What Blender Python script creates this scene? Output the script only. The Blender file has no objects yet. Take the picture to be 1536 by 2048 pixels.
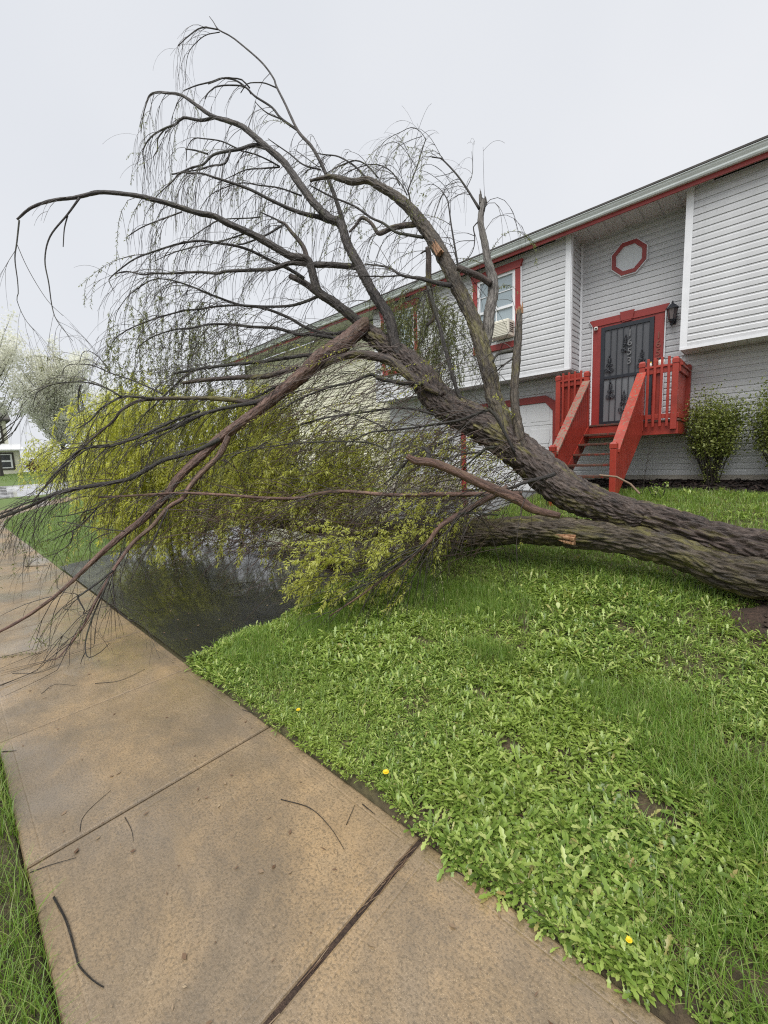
import bpy, math, random
import numpy as np
from mathutils import Vector, Matrix, noise as mnoise

random.seed(11)
RNG = np.random.default_rng(7)
S = bpy.context.scene
COL = S.collection
R = math.radians

# ------------------------------------------------------------------ camera, world, sun, exposure
cam = bpy.data.cameras.new('camera')
cam.sensor_fit = 'VERTICAL'; cam.sensor_height = 36.0; cam.lens = 14.578
cam.clip_start = 0.02; cam.clip_end = 1500
camo = bpy.data.objects.new('camera', cam); COL.objects.link(camo)
_p, _r, _h = R(7.1457), R(-2.2523), R(43.279)
def _lev(v):
    a, b, c = v
    y = -b
    c2 = c*math.cos(_p)+y*math.sin(_p); y2 = -c*math.sin(_p)+y*math.cos(_p)
    return (a*math.cos(_r)-y2*math.sin(_r), a*math.sin(_r)+y2*math.cos(_r), c2)
_M = np.array([_lev(e) for e in ((1,0,0),(0,1,0),(0,0,1))]).T
_W = np.array([[math.cos(_h), math.sin(_h), 0], [0, 0, 1], [-math.sin(_h), math.cos(_h), 0]])
_T = _M @ _W
rot = Matrix(((_T[0][0], -_T[1][0], -_T[2][0]), (_T[0][1], -_T[1][1], -_T[2][1]), (_T[0][2], -_T[1][2], -_T[2][2])))
camo.matrix_world = Matrix.Translation((0, 0, 1.66)) @ rot.to_4x4()
S.camera = camo

SUN_EL, SUN_AZ = R(62), R(158)
world = bpy.data.worlds.new('World'); S.world = world; world.use_nodes = True
nt = world.node_tree; nt.nodes.clear()
wo = nt.nodes.new('ShaderNodeOutputWorld')
sky = nt.nodes.new('ShaderNodeTexSky'); sky.sky_type = 'NISHITA'; sky.sun_disc = False
sky.sun_elevation = SUN_EL; sky.sun_rotation = SUN_AZ; sky.air_density = 1.0; sky.dust_density = 4.0
b1 = nt.nodes.new('ShaderNodeBackground'); b1.inputs[1].default_value = 0.06
nt.links.new(sky.outputs[0], b1.inputs[0])
b2 = nt.nodes.new('ShaderNodeBackground'); b2.inputs[0].default_value = (0.80, 0.835, 0.905, 1); b2.inputs[1].default_value = 0.40
# soft, barely visible unevenness of the rain cloud
tcw = nt.nodes.new('ShaderNodeTexCoord'); nz = nt.nodes.new('ShaderNodeTexNoise'); nz.inputs['Scale'].default_value = 1.6
nz.inputs['Detail'].default_value = 3
rmp = nt.nodes.new('ShaderNodeValToRGB')
rmp.color_ramp.elements[0].position = .3; rmp.color_ramp.elements[0].color = (0.775, 0.80, 0.845, 1)
rmp.color_ramp.elements[1].position = .7; rmp.color_ramp.elements[1].color = (0.85, 0.865, 0.895, 1)
nt.links.new(tcw.outputs['Generated'], nz.inputs['Vector']); nt.links.new(nz.outputs[0], rmp.inputs[0]); nt.links.new(rmp.outputs[0], b2.inputs[0])
mx = nt.nodes.new('ShaderNodeMixShader'); mx.inputs[0].default_value = 0.94
nt.links.new(b1.outputs[0], mx.inputs[1]); nt.links.new(b2.outputs[0], mx.inputs[2]); nt.links.new(mx.outputs[0], wo.inputs[0])

sun = bpy.data.lights.new('sun', 'SUN'); sun.energy = 1.5; sun.angle = R(50); sun.color = (1.0, 0.985, 0.96)
suno = bpy.data.objects.new('sun', sun); COL.objects.link(suno)
_sd = Vector((math.sin(SUN_AZ)*math.cos(SUN_EL), math.cos(SUN_AZ)*math.cos(SUN_EL), math.sin(SUN_EL)))
suno.rotation_euler = _sd.to_track_quat('Z', 'Y').to_euler(); suno.location = (0, 0, 30)
S.view_settings.view_transform = 'Standard'; S.view_settings.look = 'None'
S.view_settings.exposure = 1.35; S.view_settings.gamma = 1.0; S.view_settings.use_curve_mapping = False
S.cycles.use_denoising = False; S.cycles.pixel_filter_type = 'BLACKMAN_HARRIS'; S.cycles.filter_width = 1.15
S.cycles.max_bounces = 6; S.cycles.diffuse_bounces = 2; S.cycles.glossy_bounces = 3; S.cycles.transparent_max_bounces = 6

# ------------------------------------------------------------------ helpers
OFF = {}
def setp(o, label=None, cat=None, group=None, kind=None):
    if label: o['label'] = label
    if cat: o['category'] = cat
    if group: o['group'] = group
    if kind: o['kind'] = kind
    return o
def woff(p):
    v = Vector((0, 0, 0))
    while p is not None:
        v += p.location; p = p.parent
    return v
def thing(name, label, cat, loc=(0, 0, 0), group=None, kind=None, parent=None):
    o = bpy.data.objects.new(name, None); COL.objects.link(o)
    o.location = loc; o.empty_display_size = .1
    if parent is not None: o.parent = parent
    return setp(o, label, cat, group, kind)
def mesh_np(name, co, faces=None, quads=None, tris=None, smooth=False, attrs=None):
    me = bpy.data.meshes.new(name)
    co = np.asarray(co, np.float32)
    if faces is not None:
        me.from_pydata([tuple(c) for c in co.tolist()], [], faces)
    else:
        lo = []; st = []; tot = []; k = 0
        if quads is not None and len(quads):
            q = np.asarray(quads, np.int32); lo.append(q.ravel()); st.append(np.arange(len(q))*4); tot.append(np.full(len(q), 4)); k = len(q)*4
        if tris is not None and len(tris):
            t = np.asarray(tris, np.int32); lo.append(t.ravel()); st.append(k+np.arange(len(t))*3); tot.append(np.full(len(t), 3))
        lo = np.concatenate(lo); st = np.concatenate(st); tot = np.concatenate(tot)
        me.vertices.add(len(co)); me.vertices.foreach_set('co', co.ravel())
        me.loops.add(len(lo)); me.loops.foreach_set('vertex_index', lo.astype(np.int32))
        me.polygons.add(len(st)); me.polygons.foreach_set('loop_start', st.astype(np.int32))
        try: me.polygons.foreach_set('loop_total', tot.astype(np.int32))
        except Exception: pass
        me.update(calc_edges=True)
    if attrs:
        for an, av in attrs.items():
            a = me.attributes.new(an, 'FLOAT_VECTOR', 'POINT'); a.data.foreach_set('vector', np.asarray(av, np.float32).ravel())
    if smooth:
        me.polygons.foreach_set('use_smooth', [True]*len(me.polygons))
    return me
def put(name, me, mat, parent=None, loc=None):
    o = bpy.data.objects.new(name, me); COL.objects.link(o)
    if mat is not None and not me.materials: me.materials.append(mat)
    if parent is not None: o.parent = parent
    if loc is not None: o.location = loc
    return o
class MB:
    def __init__(s): s.v = []; s.f = []
    def add(s, v, f):
        n = len(s.v); s.v += [tuple(p) for p in v]; s.f += [tuple(i+n for i in q) for q in f]; return s
    def box(s, x0, x1, y0, y1, z0, z1, bev=0):
        if x1 < x0: x0, x1 = x1, x0
        if y1 < y0: y0, y1 = y1, y0
        if z1 < z0: z0, z1 = z1, z0
        if bev <= 0:
            v = [(x, y, z) for z in (z0, z1) for x, y in ((x0, y0), (x1, y0), (x1, y1), (x0, y1))]
            return s.add(v, [(3, 2, 1, 0), (4, 5, 6, 7), (0, 1, 5, 4), (1, 2, 6, 5), (2, 3, 7, 6), (3, 0, 4, 7)])
        b = min(bev, (x1-x0)*.45, (y1-y0)*.45, (z1-z0)*.45)
        rings = []
        for z, i in ((z0, b), (z0+b, 0), (z1-b, 0), (z1, b)):
            rings.append([(x0+i, y0+b, z), (x0+b, y0+i, z), (x1-b, y0+i, z), (x1-i, y0+b, z), (x1-i, y1-b, z), (x1-b, y1-i, z), (x0+b, y1-i, z), (x0+i, y1-b, z)])
        v = [p for r in rings for p in r]; f = [tuple(range(7, -1, -1)), tuple(range(24, 32))]
        for k in range(3):
            for i in range(8):
                j = (i+1) % 8; f.append((k*8+i, k*8+j, k*8+8+j, k*8+8+i))
        return s.add(v, f)
    def prism_y(s, poly, y0, y1):      # poly in (x,z), seen from -y counter-clockwise
        n = len(poly)
        v = [(x, y0, z) for x, z in poly]+[(x, y1, z) for x, z in poly]
        f = [tuple(range(n)), tuple(range(2*n-1, n-1, -1))]+[(i, i+n, (i+1) % n+n, (i+1) % n) for i in range(n)]
        return s.add(v, f)
    def prism_x(s, poly, x0, x1):      # poly in (y,z)
        n = len(poly)
        v = [(x0, y, z) for y, z in poly]+[(x1, y, z) for y, z in poly]
        f = [tuple(range(n)), tuple(range(2*n-1, n-1, -1))]+[(i, i+n, (i+1) % n+n, (i+1) % n) for i in range(n)]
        return s.add(v, f)
    def tube(s, pts, r, sides=6, cap=True):
        v, f, _ = tube_geo([Vector(p) for p in pts], r if hasattr(r, '__len__') else [r]*len(pts), sides, cap)
        return s.add(v, f)
    def lathe(s, prof, c, n=12):       # prof (r,z)
        v = []; f = []
        for r_, z_ in prof:
            for i in range(n):
                a = 2*math.pi*i/n; v.append((c[0]+r_*math.cos(a), c[1]+r_*math.sin(a), c[2]+z_))
        for k in range(len(prof)-1):
            for i in range(n):
                j = (i+1) % n; f.append((k*n+i, k*n+j, k*n+n+j, k*n+n+i))
        f.append(tuple(range(n-1, -1, -1))); f.append(tuple(range((len(prof)-1)*n, len(prof)*n)))
        return s.add(v, f)
    def build(s, name, mat, parent=None, smooth=False):
        o_ = woff(parent) if parent is not None else Vector((0, 0, 0))
        co = np.array(s.v, np.float32)-np.array(o_, np.float32)
        me = mesh_np(name, co, faces=s.f, smooth=smooth)
        return put(name, me, mat, parent)
def frames(P):
    n = len(P); T = []
    for i in range(n):
        t = (P[min(i+1, n-1)]-P[max(i-1, 0)])
        T.append(t.normalized() if t.length > 1e-9 else Vector((1, 0, 0)))
    a = Vector((0, 0, 1)) if abs(T[0].z) < .9 else Vector((1, 0, 0))
    u = T[0].cross(a).normalized(); U = [u]
    for i in range(1, n):
        u = U[-1]-T[i]*U[-1].dot(T[i])
        U.append(u.normalized())
    return T, U
def tube_geo(P, rad, sides=6, cap=True, disp=None):
    T, U = frames(P); v = []; f = []; co = []; s = 0
    for i, p in enumerate(P):
        if i: s += (P[i]-P[i-1]).length
        w = T[i].cross(U[i]); r = rad[i]
        for k in range(sides):
            a = 2*math.pi*k/sides; d = U[i]*math.cos(a)+w*math.sin(a)
            rr = r
            b = (r*math.cos(a), r*math.sin(a), s)
            if disp: rr = r+disp(b, r, a, s, d)
            q = p+d*rr; v.append((q.x, q.y, q.z)); co.append(b)
    for i in range(len(P)-1):
        for k in range(sides):
            j = (k+1) % sides; f.append((i*sides+k, i*sides+j, (i+1)*sides+j, (i+1)*sides+k))
    if cap:
        f.append(tuple(range(sides-1, -1, -1))); f.append(tuple(range((len(P)-1)*sides, len(P)*sides)))
    return v, f, co
def resample(pts, step):
    # Catmull-Rom through (x,y,z,r)
    P = [np.array(p, float) for p in pts]; P = [2*P[0]-P[1]]+P+[2*P[-1]-P[-2]]
    out = []
    for i in range(1, len(P)-2):
        L = np.linalg.norm(P[i+1][:3]-P[i][:3]); n = max(2, int(L/step+.5))
        for k in range(n):
            t = k/n; a, b, c, d = P[i-1], P[i], P[i+1], P[i+2]
            q = .5*((2*b)+(-a+c)*t+(2*a-5*b+4*c-d)*t*t+(-a+3*b-3*c+d)*t**3)
            q[3] = b[3]*(1-t)+c[3]*t; out.append(q)
    out.append(P[-2]); return out
def vnoise(x, y, seed=0, scale=1.0):
    x = np.asarray(x, float)*scale+seed*17.13; y = np.asarray(y, float)*scale+seed*5.71
    xi = np.floor(x).astype(np.int64); yi = np.floor(y).astype(np.int64); fx = x-xi; fy = y-yi
    def h(a, b):
        n = (a*374761393+b*668265263+seed*982451653) & 0x7fffffff
        n = ((n ^ (n >> 13))*1274126177) & 0x7fffffff
        return ((n ^ (n >> 16)) & 0xffff)/65535.0
    sx = fx*fx*(3-2*fx); sy = fy*fy*(3-2*fy)
    return (h(xi, yi)*(1-sx)+h(xi+1, yi)*sx)*(1-sy)+(h(xi, yi+1)*(1-sx)+h(xi+1, yi+1)*sx)*sy
def interp(x, a, b): return np.interp(x, a, b)

# ------------------------------------------------------------------ materials
MATS = {}
class NB:
    def __init__(s, name):
        s.m = bpy.data.materials.new(name); s.m.use_nodes = True; s.t = s.m.node_tree; s.t.nodes.clear()
        s.out = s.n('ShaderNodeOutputMaterial'); s.b = s.n('ShaderNodeBsdfPrincipled')
        s.l(s.b.outputs[0], s.out.inputs[0]); MATS[name] = s.m
    def n(s, ty, **k):
        x = s.t.nodes.new(ty)
        for a, v in k.items(): setattr(x, a, v)
        return x
    def l(s, a, b): s.t.links.new(a, b)
    def coord(s, kind='Object', scale=None):
        t = s.n('ShaderNodeTexCoord'); o = t.outputs[kind]
        return s.map(o, scale) if scale else o
    def attr(s, name): a = s.n('ShaderNodeAttribute'); a.attribute_name = name; return a.outputs['Vector']
    def map(s, v, scale, rotz=0):
        m = s.n('ShaderNodeMapping'); m.inputs['Scale'].default_value = scale if hasattr(scale, '__len__') else (scale,)*3
        m.inputs['Rotation'].default_value = (0, 0, rotz); s.l(v, m.inputs[0]); return m.outputs[0]
    def noise(s, v, sc, det=4, rough=.55, dist=0):
        x = s.n('ShaderNodeTexNoise'); x.inputs['Scale'].default_value = sc; x.inputs['Detail'].default_value = det
        x.inputs['Roughness'].default_value = rough; x.inputs['Distortion'].default_value = dist; s.l(v, x.inputs['Vector']); return x.outputs[0]
    def ramp(s, f, *st):
        r = s.n('ShaderNodeValToRGB'); e = r.color_ramp.elements
        while len(e) < len(st): e.new(.5)
        for i, (p, c) in enumerate(st):
            e[i].position = p; e[i].color = (*c, 1) if hasattr(c, '__len__') else (c, c, c, 1)
        s.l(f, r.inputs[0]); return r.outputs[0]
    def mix(s, f, a, b, mode='MIX'):
        m = s.n('ShaderNodeMix', data_type='RGBA', blend_type=mode)
        for x, i in ((f, 0), (a, 6), (b, 7)):
            if hasattr(x, 'is_linked') or hasattr(x, 'links'): s.l(x, m.inputs[i])
            else: m.inputs[i].default_value = x if i == 0 else (*x, 1)
        return m.outputs[2]
    def math(s, op, a, b=0.0):
        m = s.n('ShaderNodeMath', operation=op)
        for i, x in enumerate((a, b)):
            if hasattr(x, 'links'): s.l(x, m.inputs[i])
            else: m.inputs[i].default_value = x
        return m.outputs[0]
    def bump(s, h, st=.3, dist=.01):
        b = s.n('ShaderNodeBump'); b.inputs['Strength'].default_value = st; b.inputs['Distance'].default_value = dist
        s.l(h, b.inputs['Height']); s.l(b.outputs[0], s.b.inputs['Normal'])
    def col(s, c):
        if hasattr(c, 'links'): s.l(c, s.b.inputs['Base Color'])
        else: s.b.inputs['Base Color'].default_value = (*c, 1)
    def rough(s, r):
        if hasattr(r, 'links'): s.l(r, s.b.inputs['Roughness'])
        else: s.b.inputs['Roughness'].default_value = r
    def spec(s, v): s.b.inputs['Specular IOR Level'].default_value = v

def paint(name, c, rough=.45, var=.12, wear=None, scale=3.0, grain=0):
    n = NB(name); co = n.coord()
    a = n.noise(co, scale, 5); d = tuple(x*(1-var) for x in c); e = tuple(min(1, x*(1+var)) for x in c)
    cc = n.ramp(a, (.3, d), (.7, e))
    streak = n.noise(n.map(co, (9, 9, .6)), 2.2, 4)
    cc = n.mix(n.ramp(streak, (.55, 0.0), (.8, .35)), cc, tuple(x*.72 for x in c))
    if wear:
        w = n.noise(n.map(co, (6, 6, 2.5)), 4, 6, .65)
        cc = n.mix(n.ramp(w, (wear[1], 0.0), (wear[1]+.05, 1.0)), cc, wear[0])
    n.col(cc); n.rough(rough)
    n.bump(n.noise(co, 60 if not grain else 25, 3), .12+grain, .004)
    return n.m
M_SID = paint('grey_vinyl', (.575, .58, .59), .42, .05)
M_SIDC = paint('cream_vinyl', (.76, .735, .58), .5, .05)
M_WHITE = paint('white_trim', (.76, .77, .79), .4, .05)
M_SOFF = paint('soffit_vinyl', (.62, .62, .61), .5, .05)
M_GUT = paint('gutter_aluminium', (.60, .64, .63), .35, .06)
M_RED = paint('red_trim_paint', (.29, .036, .030), .42, .12)
M_REDW = paint('red_deck_paint', (.31, .038, .024), .38, .2, ((.17, .10, .065), .66), grain=.15)
M_REDTOP = paint('worn_red_rail', (.33, .055, .036), .3, .25, ((.20, .13, .09), .55), grain=.2)
M_REDOLD = paint('bare_rail_wood', (.19, .125, .09), .42, .25, ((.30, .045, .03), .50), grain=.3)
M_TREAD = paint('wet_tread_wood', (.10, .055, .04), .25, .25, ((.2, .04, .03), .55), grain=.2)
M_BLACK = paint('black_iron', (.022, .026, .034), .38, .15)
M_DOOR = paint('door_leaf', (.05, .052, .058), .35, .1)
M_GAR = paint('garage_panel', (.70, .71, .72), .45, .04)
M_BRONZE = paint('bronze_numeral', (.24, .075, .05), .35, .1)
M_SILVER = paint('silver_numeral', (.17, .175, .18), .3, .1)
M_FOUND = paint('foundation_block', (.36, .33, .28), .8, .15)
M_SHING = paint('roof_shingle', (.07, .065, .06), .85, .3)
M_ACM = paint('beige_plastic', (.68, .65, .55), .45, .05)
M_DARKTRIM = paint('dark_brown_trim', (.05, .04, .035), .6, .2)
M_HOUSE2 = paint('pale_siding', (.74, .72, .60), .6, .05)
def glass(name, c, rough=.08):
    n = NB(name); n.col(c); n.rough(rough); n.spec(.7)
    return n.m
M_GLASS = glass('window_glass', (.30, .36, .39), .05)
M_GLASSD = glass('dark_glass', (.045, .05, .058), .08)
M_OCT = paint('frosted_pane', (.63, .66, .68), .25, .08)
M_AMBER = glass('amber_glass', (.16, .13, .13), .2)
M_JAR = paint('white_jar', (.78, .76, .70), .35, .03)
M_YEL = paint('dandelion_yellow', (.80, .56, .02), .6, .1)

def concrete():
    n = NB('wet_concrete'); co = n.coord()
    big = n.noise(co, .9, 8, .72, .2); mid = n.noise(co, 9, 8, .75); fine = n.noise(co, 90, 3, .7); sp = n.noise(co, 300, 2, .6)
    base = n.ramp(big, (.30, (.135, .102, .066)), (.45, (.205, .156, .098)), (.57, (.285, .205, .118)), (.72, (.215, .172, .118)))
    g = n.noise(n.map(co, (.5, .9, 1)), 1.7, 8, .7)
    base = n.mix(n.ramp(g, (.42, 0.0), (.66, .8)), base, (.190, .155, .118))
    base = n.mix(n.ramp(mid, (.34, .40), (.60, 0.0)), base, (.100, .076, .050))
    base = n.mix(n.ramp(fine, (.36, .75), (.54, 0.0)), base, (.085, .066, .042))
    base = n.mix(n.ramp(sp, (.62, 0.0), (.70, .6)), base, (.42, .34, .23))
    dmp = n.noise(n.map(co, (1.0, 1.5, 1)), .8, 8, .68, .4)
    base = n.mix(1.0, base, (1.24, 1.17, 1.05), 'MULTIPLY')
    base = n.mix(n.ramp(dmp, (.47, 0.0), (.60, .55)), base, (.105, .085, .061))
    stn = n.noise(n.map(co, (1.3, 3.0, 1)), 1.0, 6, .65, .5)
    base = n.mix(n.ramp(stn, (.56, 0.0), (.72, .4)), base, (.28, .192, .098))
    n.col(base)
    xg = n.n('ShaderNodeSeparateXYZ'); n.l(co, xg.inputs[0])
    far = n.math('MULTIPLY', n.math('SUBTRACT', n.math('MULTIPLY', xg.outputs[0], -1.0), 2.2), .35)
    wet = n.math('ADD', n.noise(co, 1.3, 4, .6), 0.0)
    n.rough(n.ramp(wet, (.35, .24), (.52, .42), (.66, .62)))
    broom = n.noise(n.map(co, (7, 160, 1)), 1.0, 2)
    h = n.math('ADD', n.math('MULTIPLY', broom, .4), n.math('ADD', n.math('MULTIPLY', fine, .8), n.math('MULTIPLY', sp, .4)))
    n.bump(h, .55, .004); n.spec(.6)
    n.l(n.ramp(wet, (.40, .8), (.56, .05)), n.b.inputs['Coat Weight']); n.b.inputs['Coat Roughness'].default_value = .11
    return n.m
M_CONC = concrete()
def asphalt(name, c, wet=(.10, .34), grit=1.0):
    n = NB(name); co = n.coord()
    f = n.noise(co, 130, 3, .7); s2 = n.noise(co, 420, 2); b = n.noise(co, 1.5, 5, .6)
    cc = n.ramp(f, (.3, tuple(x*.5 for x in c)), (.6, c), (.75, tuple(x*2.2 for x in c)))
    cc = n.mix(n.ramp(b, (.4, 0.0), (.65, .5)), cc, tuple(x*1.7 for x in c)); n.col(cc)
    n.rough(n.ramp(n.noise(n.map(co, (1, 2.2, 1)), 1.4, 5, .65, .6), (.38, wet[0]), (.62, wet[1])))
    n.bump(n.math('ADD', f, s2), .28*grit, .004); n.spec(.5)
    pm = n.ramp(n.noise(n.map(co, (.8, 1.6, 1)), 1.1, 5, .6, .8), (.42, 0.15), (.56, 1.0))
    n.l(pm, n.b.inputs['Coat Weight']); n.b.inputs['Coat Roughness'].default_value = .045
    return n.m
M_ASPH = asphalt('wet_sealed_asphalt', (.013, .0135, .0145), (.10, .36))
M_ROAD = asphalt('wet_road', (.30, .30, .31), (.25, .5), .5)
def groundmat():
    n = NB('turf_soil'); co = n.coord()
    a = n.noise(co, 3, 6, .65); b = n.noise(co, 28, 4, .7); c = n.noise(co, .25, 4)
    near = n.mix(n.ramp(b, (.35, .75), (.6, 0.0)), n.ramp(a, (.3, (.060, .038, .022)), (.5, (.085, .060, .032)), (.7, (.10, .088, .038))), (.022, .014, .009))
    farc = n.ramp(b, (.3, (.075, .12, .028)), (.7, (.125, .185, .045)))
    sx = n.n('ShaderNodeSeparateXYZ'); n.l(co, sx.inputs[0])
    t = n.ramp(n.math('MULTIPLY', sx.outputs[0], -.05), (.40, 0.0), (.50, 1.0))
    cc = n.mix(t, near, farc)
    cc = n.mix(n.ramp(c, (.4, 0.0), (.7, .4)), cc, (.10, .125, .035))
    n.col(cc); n.rough(.85); n.bump(n.math('ADD', a, b), .8, .03)
    return n.m
M_GROUND = groundmat()
def soilmat(name, c, sc=1.0):
    n = NB(name); co = n.coord()
    a = n.noise(co, 14*sc, 6, .7); b = n.noise(co, 70*sc, 4, .7)
    n.col(n.mix(n.ramp(b, (.35, .8), (.6, 0.0)), n.ramp(a, (.3, tuple(x*.6 for x in c)), (.7, tuple(x*1.5 for x in c))), tuple(x*.35 for x in c)))
    n.rough(.75); n.bump(n.math('ADD', a, b), 1.0, .03); return n.m
M_SOIL = soilmat('bare_earth', (.075, .045, .030))
M_MULCH = soilmat('dark_mulch', (.022, .014, .011), 1.6)
M_CHIP = soilmat('mulch_chip', (.042, .024, .018), .6)

def leafmat(name, stops, trans=.3, rough=.38, tcol=1.25, patch=None, tb=.6):
    n = NB(name); g = n.n('ShaderNodeNewGeometry')
    c = n.ramp(g.outputs['Random Per Island'], *stops)
    co = n.coord(); p = n.noise(co, patch[0] if patch else 2.0, 3)
    c = n.mix(n.ramp(p, (.35, .0), (.65, .55)), c, patch[1] if patch else stops[0][1])
    n.col(c); n.rough(rough); n.spec(.45)
    tr = n.n('ShaderNodeBsdfTranslucent'); m = n.n('ShaderNodeMixShader'); m.inputs[0].default_value = trans
    hs = n.mix(1.0, c, (tcol, tcol, tcol*tb), 'MULTIPLY'); n.l(hs, tr.inputs[0])
    n.l(n.b.outputs[0], m.inputs[1]); n.l(tr.outputs[0], m.inputs[2]); n.l(m.outputs[0], n.out.inputs[0])
    return n.m
M_WEED = leafmat('weed_leaf', ((0, (.052, .10, .020)), (.30, (.145, .235, .044)), (.60, (.26, .365, .078)), (.85, (.40, .485, .145)), (.97, (.50, .54, .21)), (1, (.36, .25, .11))), .32, .27, patch=(1.3, (.27, .355, .065)))
M_GRASS = leafmat('grass_blade', ((0, (.10, .19, .028)), (.4, (.165, .295, .046)), (.75, (.245, .37, .065)), (1, (.38, .37, .16))), .35, .4, patch=(1.1, (.14, .22, .035)))
M_LAWN = leafmat('lawn_blade', ((0, (.11, .19, .032)), (.5, (.16, .255, .045)), (1, (.23, .30, .07))), .3, .5, patch=(.8, (.12, .19, .04)))
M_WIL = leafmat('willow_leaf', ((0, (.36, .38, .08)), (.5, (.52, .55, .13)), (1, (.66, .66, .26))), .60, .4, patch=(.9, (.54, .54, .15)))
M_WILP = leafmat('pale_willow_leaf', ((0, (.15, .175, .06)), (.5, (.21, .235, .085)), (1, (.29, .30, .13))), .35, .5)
M_SHRUB = leafmat('shrub_leaf', ((0, (.12, .155, .034)), (.5, (.21, .25, .06)), (1, (.33, .35, .11))), .25, .45)
M_CONIF = leafmat('conifer_leaf', ((0, (.035, .055, .012)), (.6, (.075, .10, .025)), (1, (.13, .15, .035))), .15, .6)
M_REDLEAF = leafmat('red_leaf', ((0, (.12, .012, .015)), (.6, (.2, .03, .03)), (1, (.2, .09, .04))), .2, .5)
M_BLOSS = leafmat('blossom', ((0, (.66, .67, .58)), (.25, (.80, .80, .77)), (.7, (.84, .84, .83)), (1, (.88, .88, .88))), .55, .6, tcol=1.0, patch=(.25, (.82, .81, .70)), tb=.9)
M_STRAW = leafmat('dead_stem', ((0, (.10, .055, .03)), (.5, (.2, .13, .08)), (1, (.36, .28, .18))), .1, .6)

def barkmat(name, dark, mid, light, moss=.5, sc=1.0, mossc=(.13, .135, .03), rough=.55, mosslo=.50):
    n = NB(name); v = n.attr('barkco')
    big = n.noise(n.map(v, (5, 5, 1.6)), 1.0*sc, 4, .6)
    fur = n.noise(n.map(v, (34, 34, 5.5)), 1.0*sc, 6, .7, .9)
    fin = n.noise(n.map(v, (120, 120, 30)), 1.0*sc, 4, .7)
    c = n.ramp(fur, (.36, dark), (.47, mid), (.62, light))
    c = n.mix(n.ramp(fin, (.35, .7), (.55, 0.0)), c, dark)
    c = n.mix(n.ramp(big, (.40, 0.0), (.65, .55)), c, tuple(x*.8 for x in mid))
    gm = n.n('ShaderNodeNewGeometry'); sx = n.n('ShaderNodeSeparateXYZ'); n.l(gm.outputs['Normal'], sx.inputs[0])
    mo = n.noise(n.map(v, (7, 7, 1.5)), 1.0, 6, .7, .4)
    # moss sits on patches of the ridges
    mm = n.math('MULTIPLY', n.ramp(mo, (mosslo, 0.0), (mosslo+.1, 1.0)), n.ramp(fur, (.38, .15), (.55, 1.0)))
    c = n.mix(n.math('MULTIPLY', mm, moss), c, mossc)
    n.col(c); n.rough(n.ramp(fin, (.3, rough-.2), (.7, rough+.15))); n.spec(.5)
    n.bump(n.math('ADD', n.math('MULTIPLY', fur, 1.0), n.math('MULTIPLY', fin, .35)), 1.0, .022)
    return n.m
M_BARK = barkmat('willow_bark', (.010, .007, .006), (.048, .032, .025), (.150, .112, .092), .85, mosslo=.53, mossc=(.16, .145, .028))
M_BARKG = barkmat('mossy_bark', (.011, .009, .006), (.054, .040, .026), (.15, .12, .085), .7, mossc=(.150, .138, .030), mosslo=.50)
M_BARKR = barkmat('red_stripped_bark', (.030, .014, .010), (.115, .062, .045), (.25, .145, .105), .15, .8)
M_TWIG = barkmat('dark_branch', (.012, .010, .009), (.030, .025, .022), (.065, .056, .047), .35, 2.0, (.07, .085, .03))
M_TWIGF = paint('fine_twig', (.034, .027, .022), .5, .3)
M_TWIGB = paint('brown_twig', (.062, .038, .026), .5, .3)
M_BARKD = barkmat('dark_wet_bark', (.009, .007, .006), (.034, .027, .023), (.105, .086, .072), .55, mossc=(.08, .09, .03), mosslo=.55)
M_WOOD = barkmat('fresh_broken_wood', (.20, .09, .04), (.38, .20, .10), (.52, .33, .2), 0, .8)
M_DEADW = barkmat('grey_dead_wood', (.03, .026, .024), (.13, .115, .10), (.27, .25, .225), .1)
M_TRUNKF = paint('far_trunk', (.055, .048, .042), .7, .2)

# ------------------------------------------------------------------ terrain
def prof_lawn(y): return np.interp(y, [1.27, 2, 4.3, 7.2, 9, 10, 11, 14], [.02, .12, .43, .78, .86, 1.0, 1.03, 1.05])
def gz(x, y):
    x = np.asarray(x, float); y = np.asarray(y, float)
    rise = np.interp(-x, [18, 22, 30, 40, 56, 80], [0, .1, .55, 1.15, 1.6, 1.8])
    dr = .084*np.clip(y-1.27, 0, 8.8)
    w = np.interp(x, [-4.4, -3.35], [0, 1])
    return rise+w*prof_lawn(y)*(y > 1.27)+(1-w)*dr*np.interp(-x, [16, 24], [1, .3])
XR = [-400, -200, -110, -80]+list(np.arange(-66, -20, 2.0))+list(np.arange(-20, -9.4, .6))+[-9.32, -9.16]+list(np.arange(-9, -4.4, .5))+list(np.arange(-4.4, -3.6, .2))+[-3.48, -3.4]+list(np.arange(-3.3, 3.0, .07))+[4, 6, 9, 15, 30, 80, 250]
YR = [-250, -80, -30, -16, -12, -9.0, -8.9]+list(np.arange(-8, -2.1, 1.0))+[-1.95, -1.72, -1.4, -1.0, -.6, -.3, -.1, .04, .06, .3, .7, 1.1, 1.26, 1.285]+list(np.arange(1.35, 5.2, .07))+list(np.arange(5.3, 10.4, .3))+[11, 13, 16, 20, 26, 34, 50, 90, 250]
X, Yg = np.meshgrid(XR, YR)
Z = gz(X, Yg)
walk = (Yg > .05) & (Yg < 1.27) & (X > -18.2)
lump = (vnoise(X, Yg, 3, 2.2)-.5)*.05+(vnoise(X, Yg, 4, 7)-.5)*.03
near = (X > -3.35) & (Yg > 1.3)
Z = Z+np.where(near, lump, 0)+np.where(walk, -.07, 0)-np.where((X > -9.2) & (X < -3.42) & (Yg > -1.7) & (Yg < 10.2), .05, 0)
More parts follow.
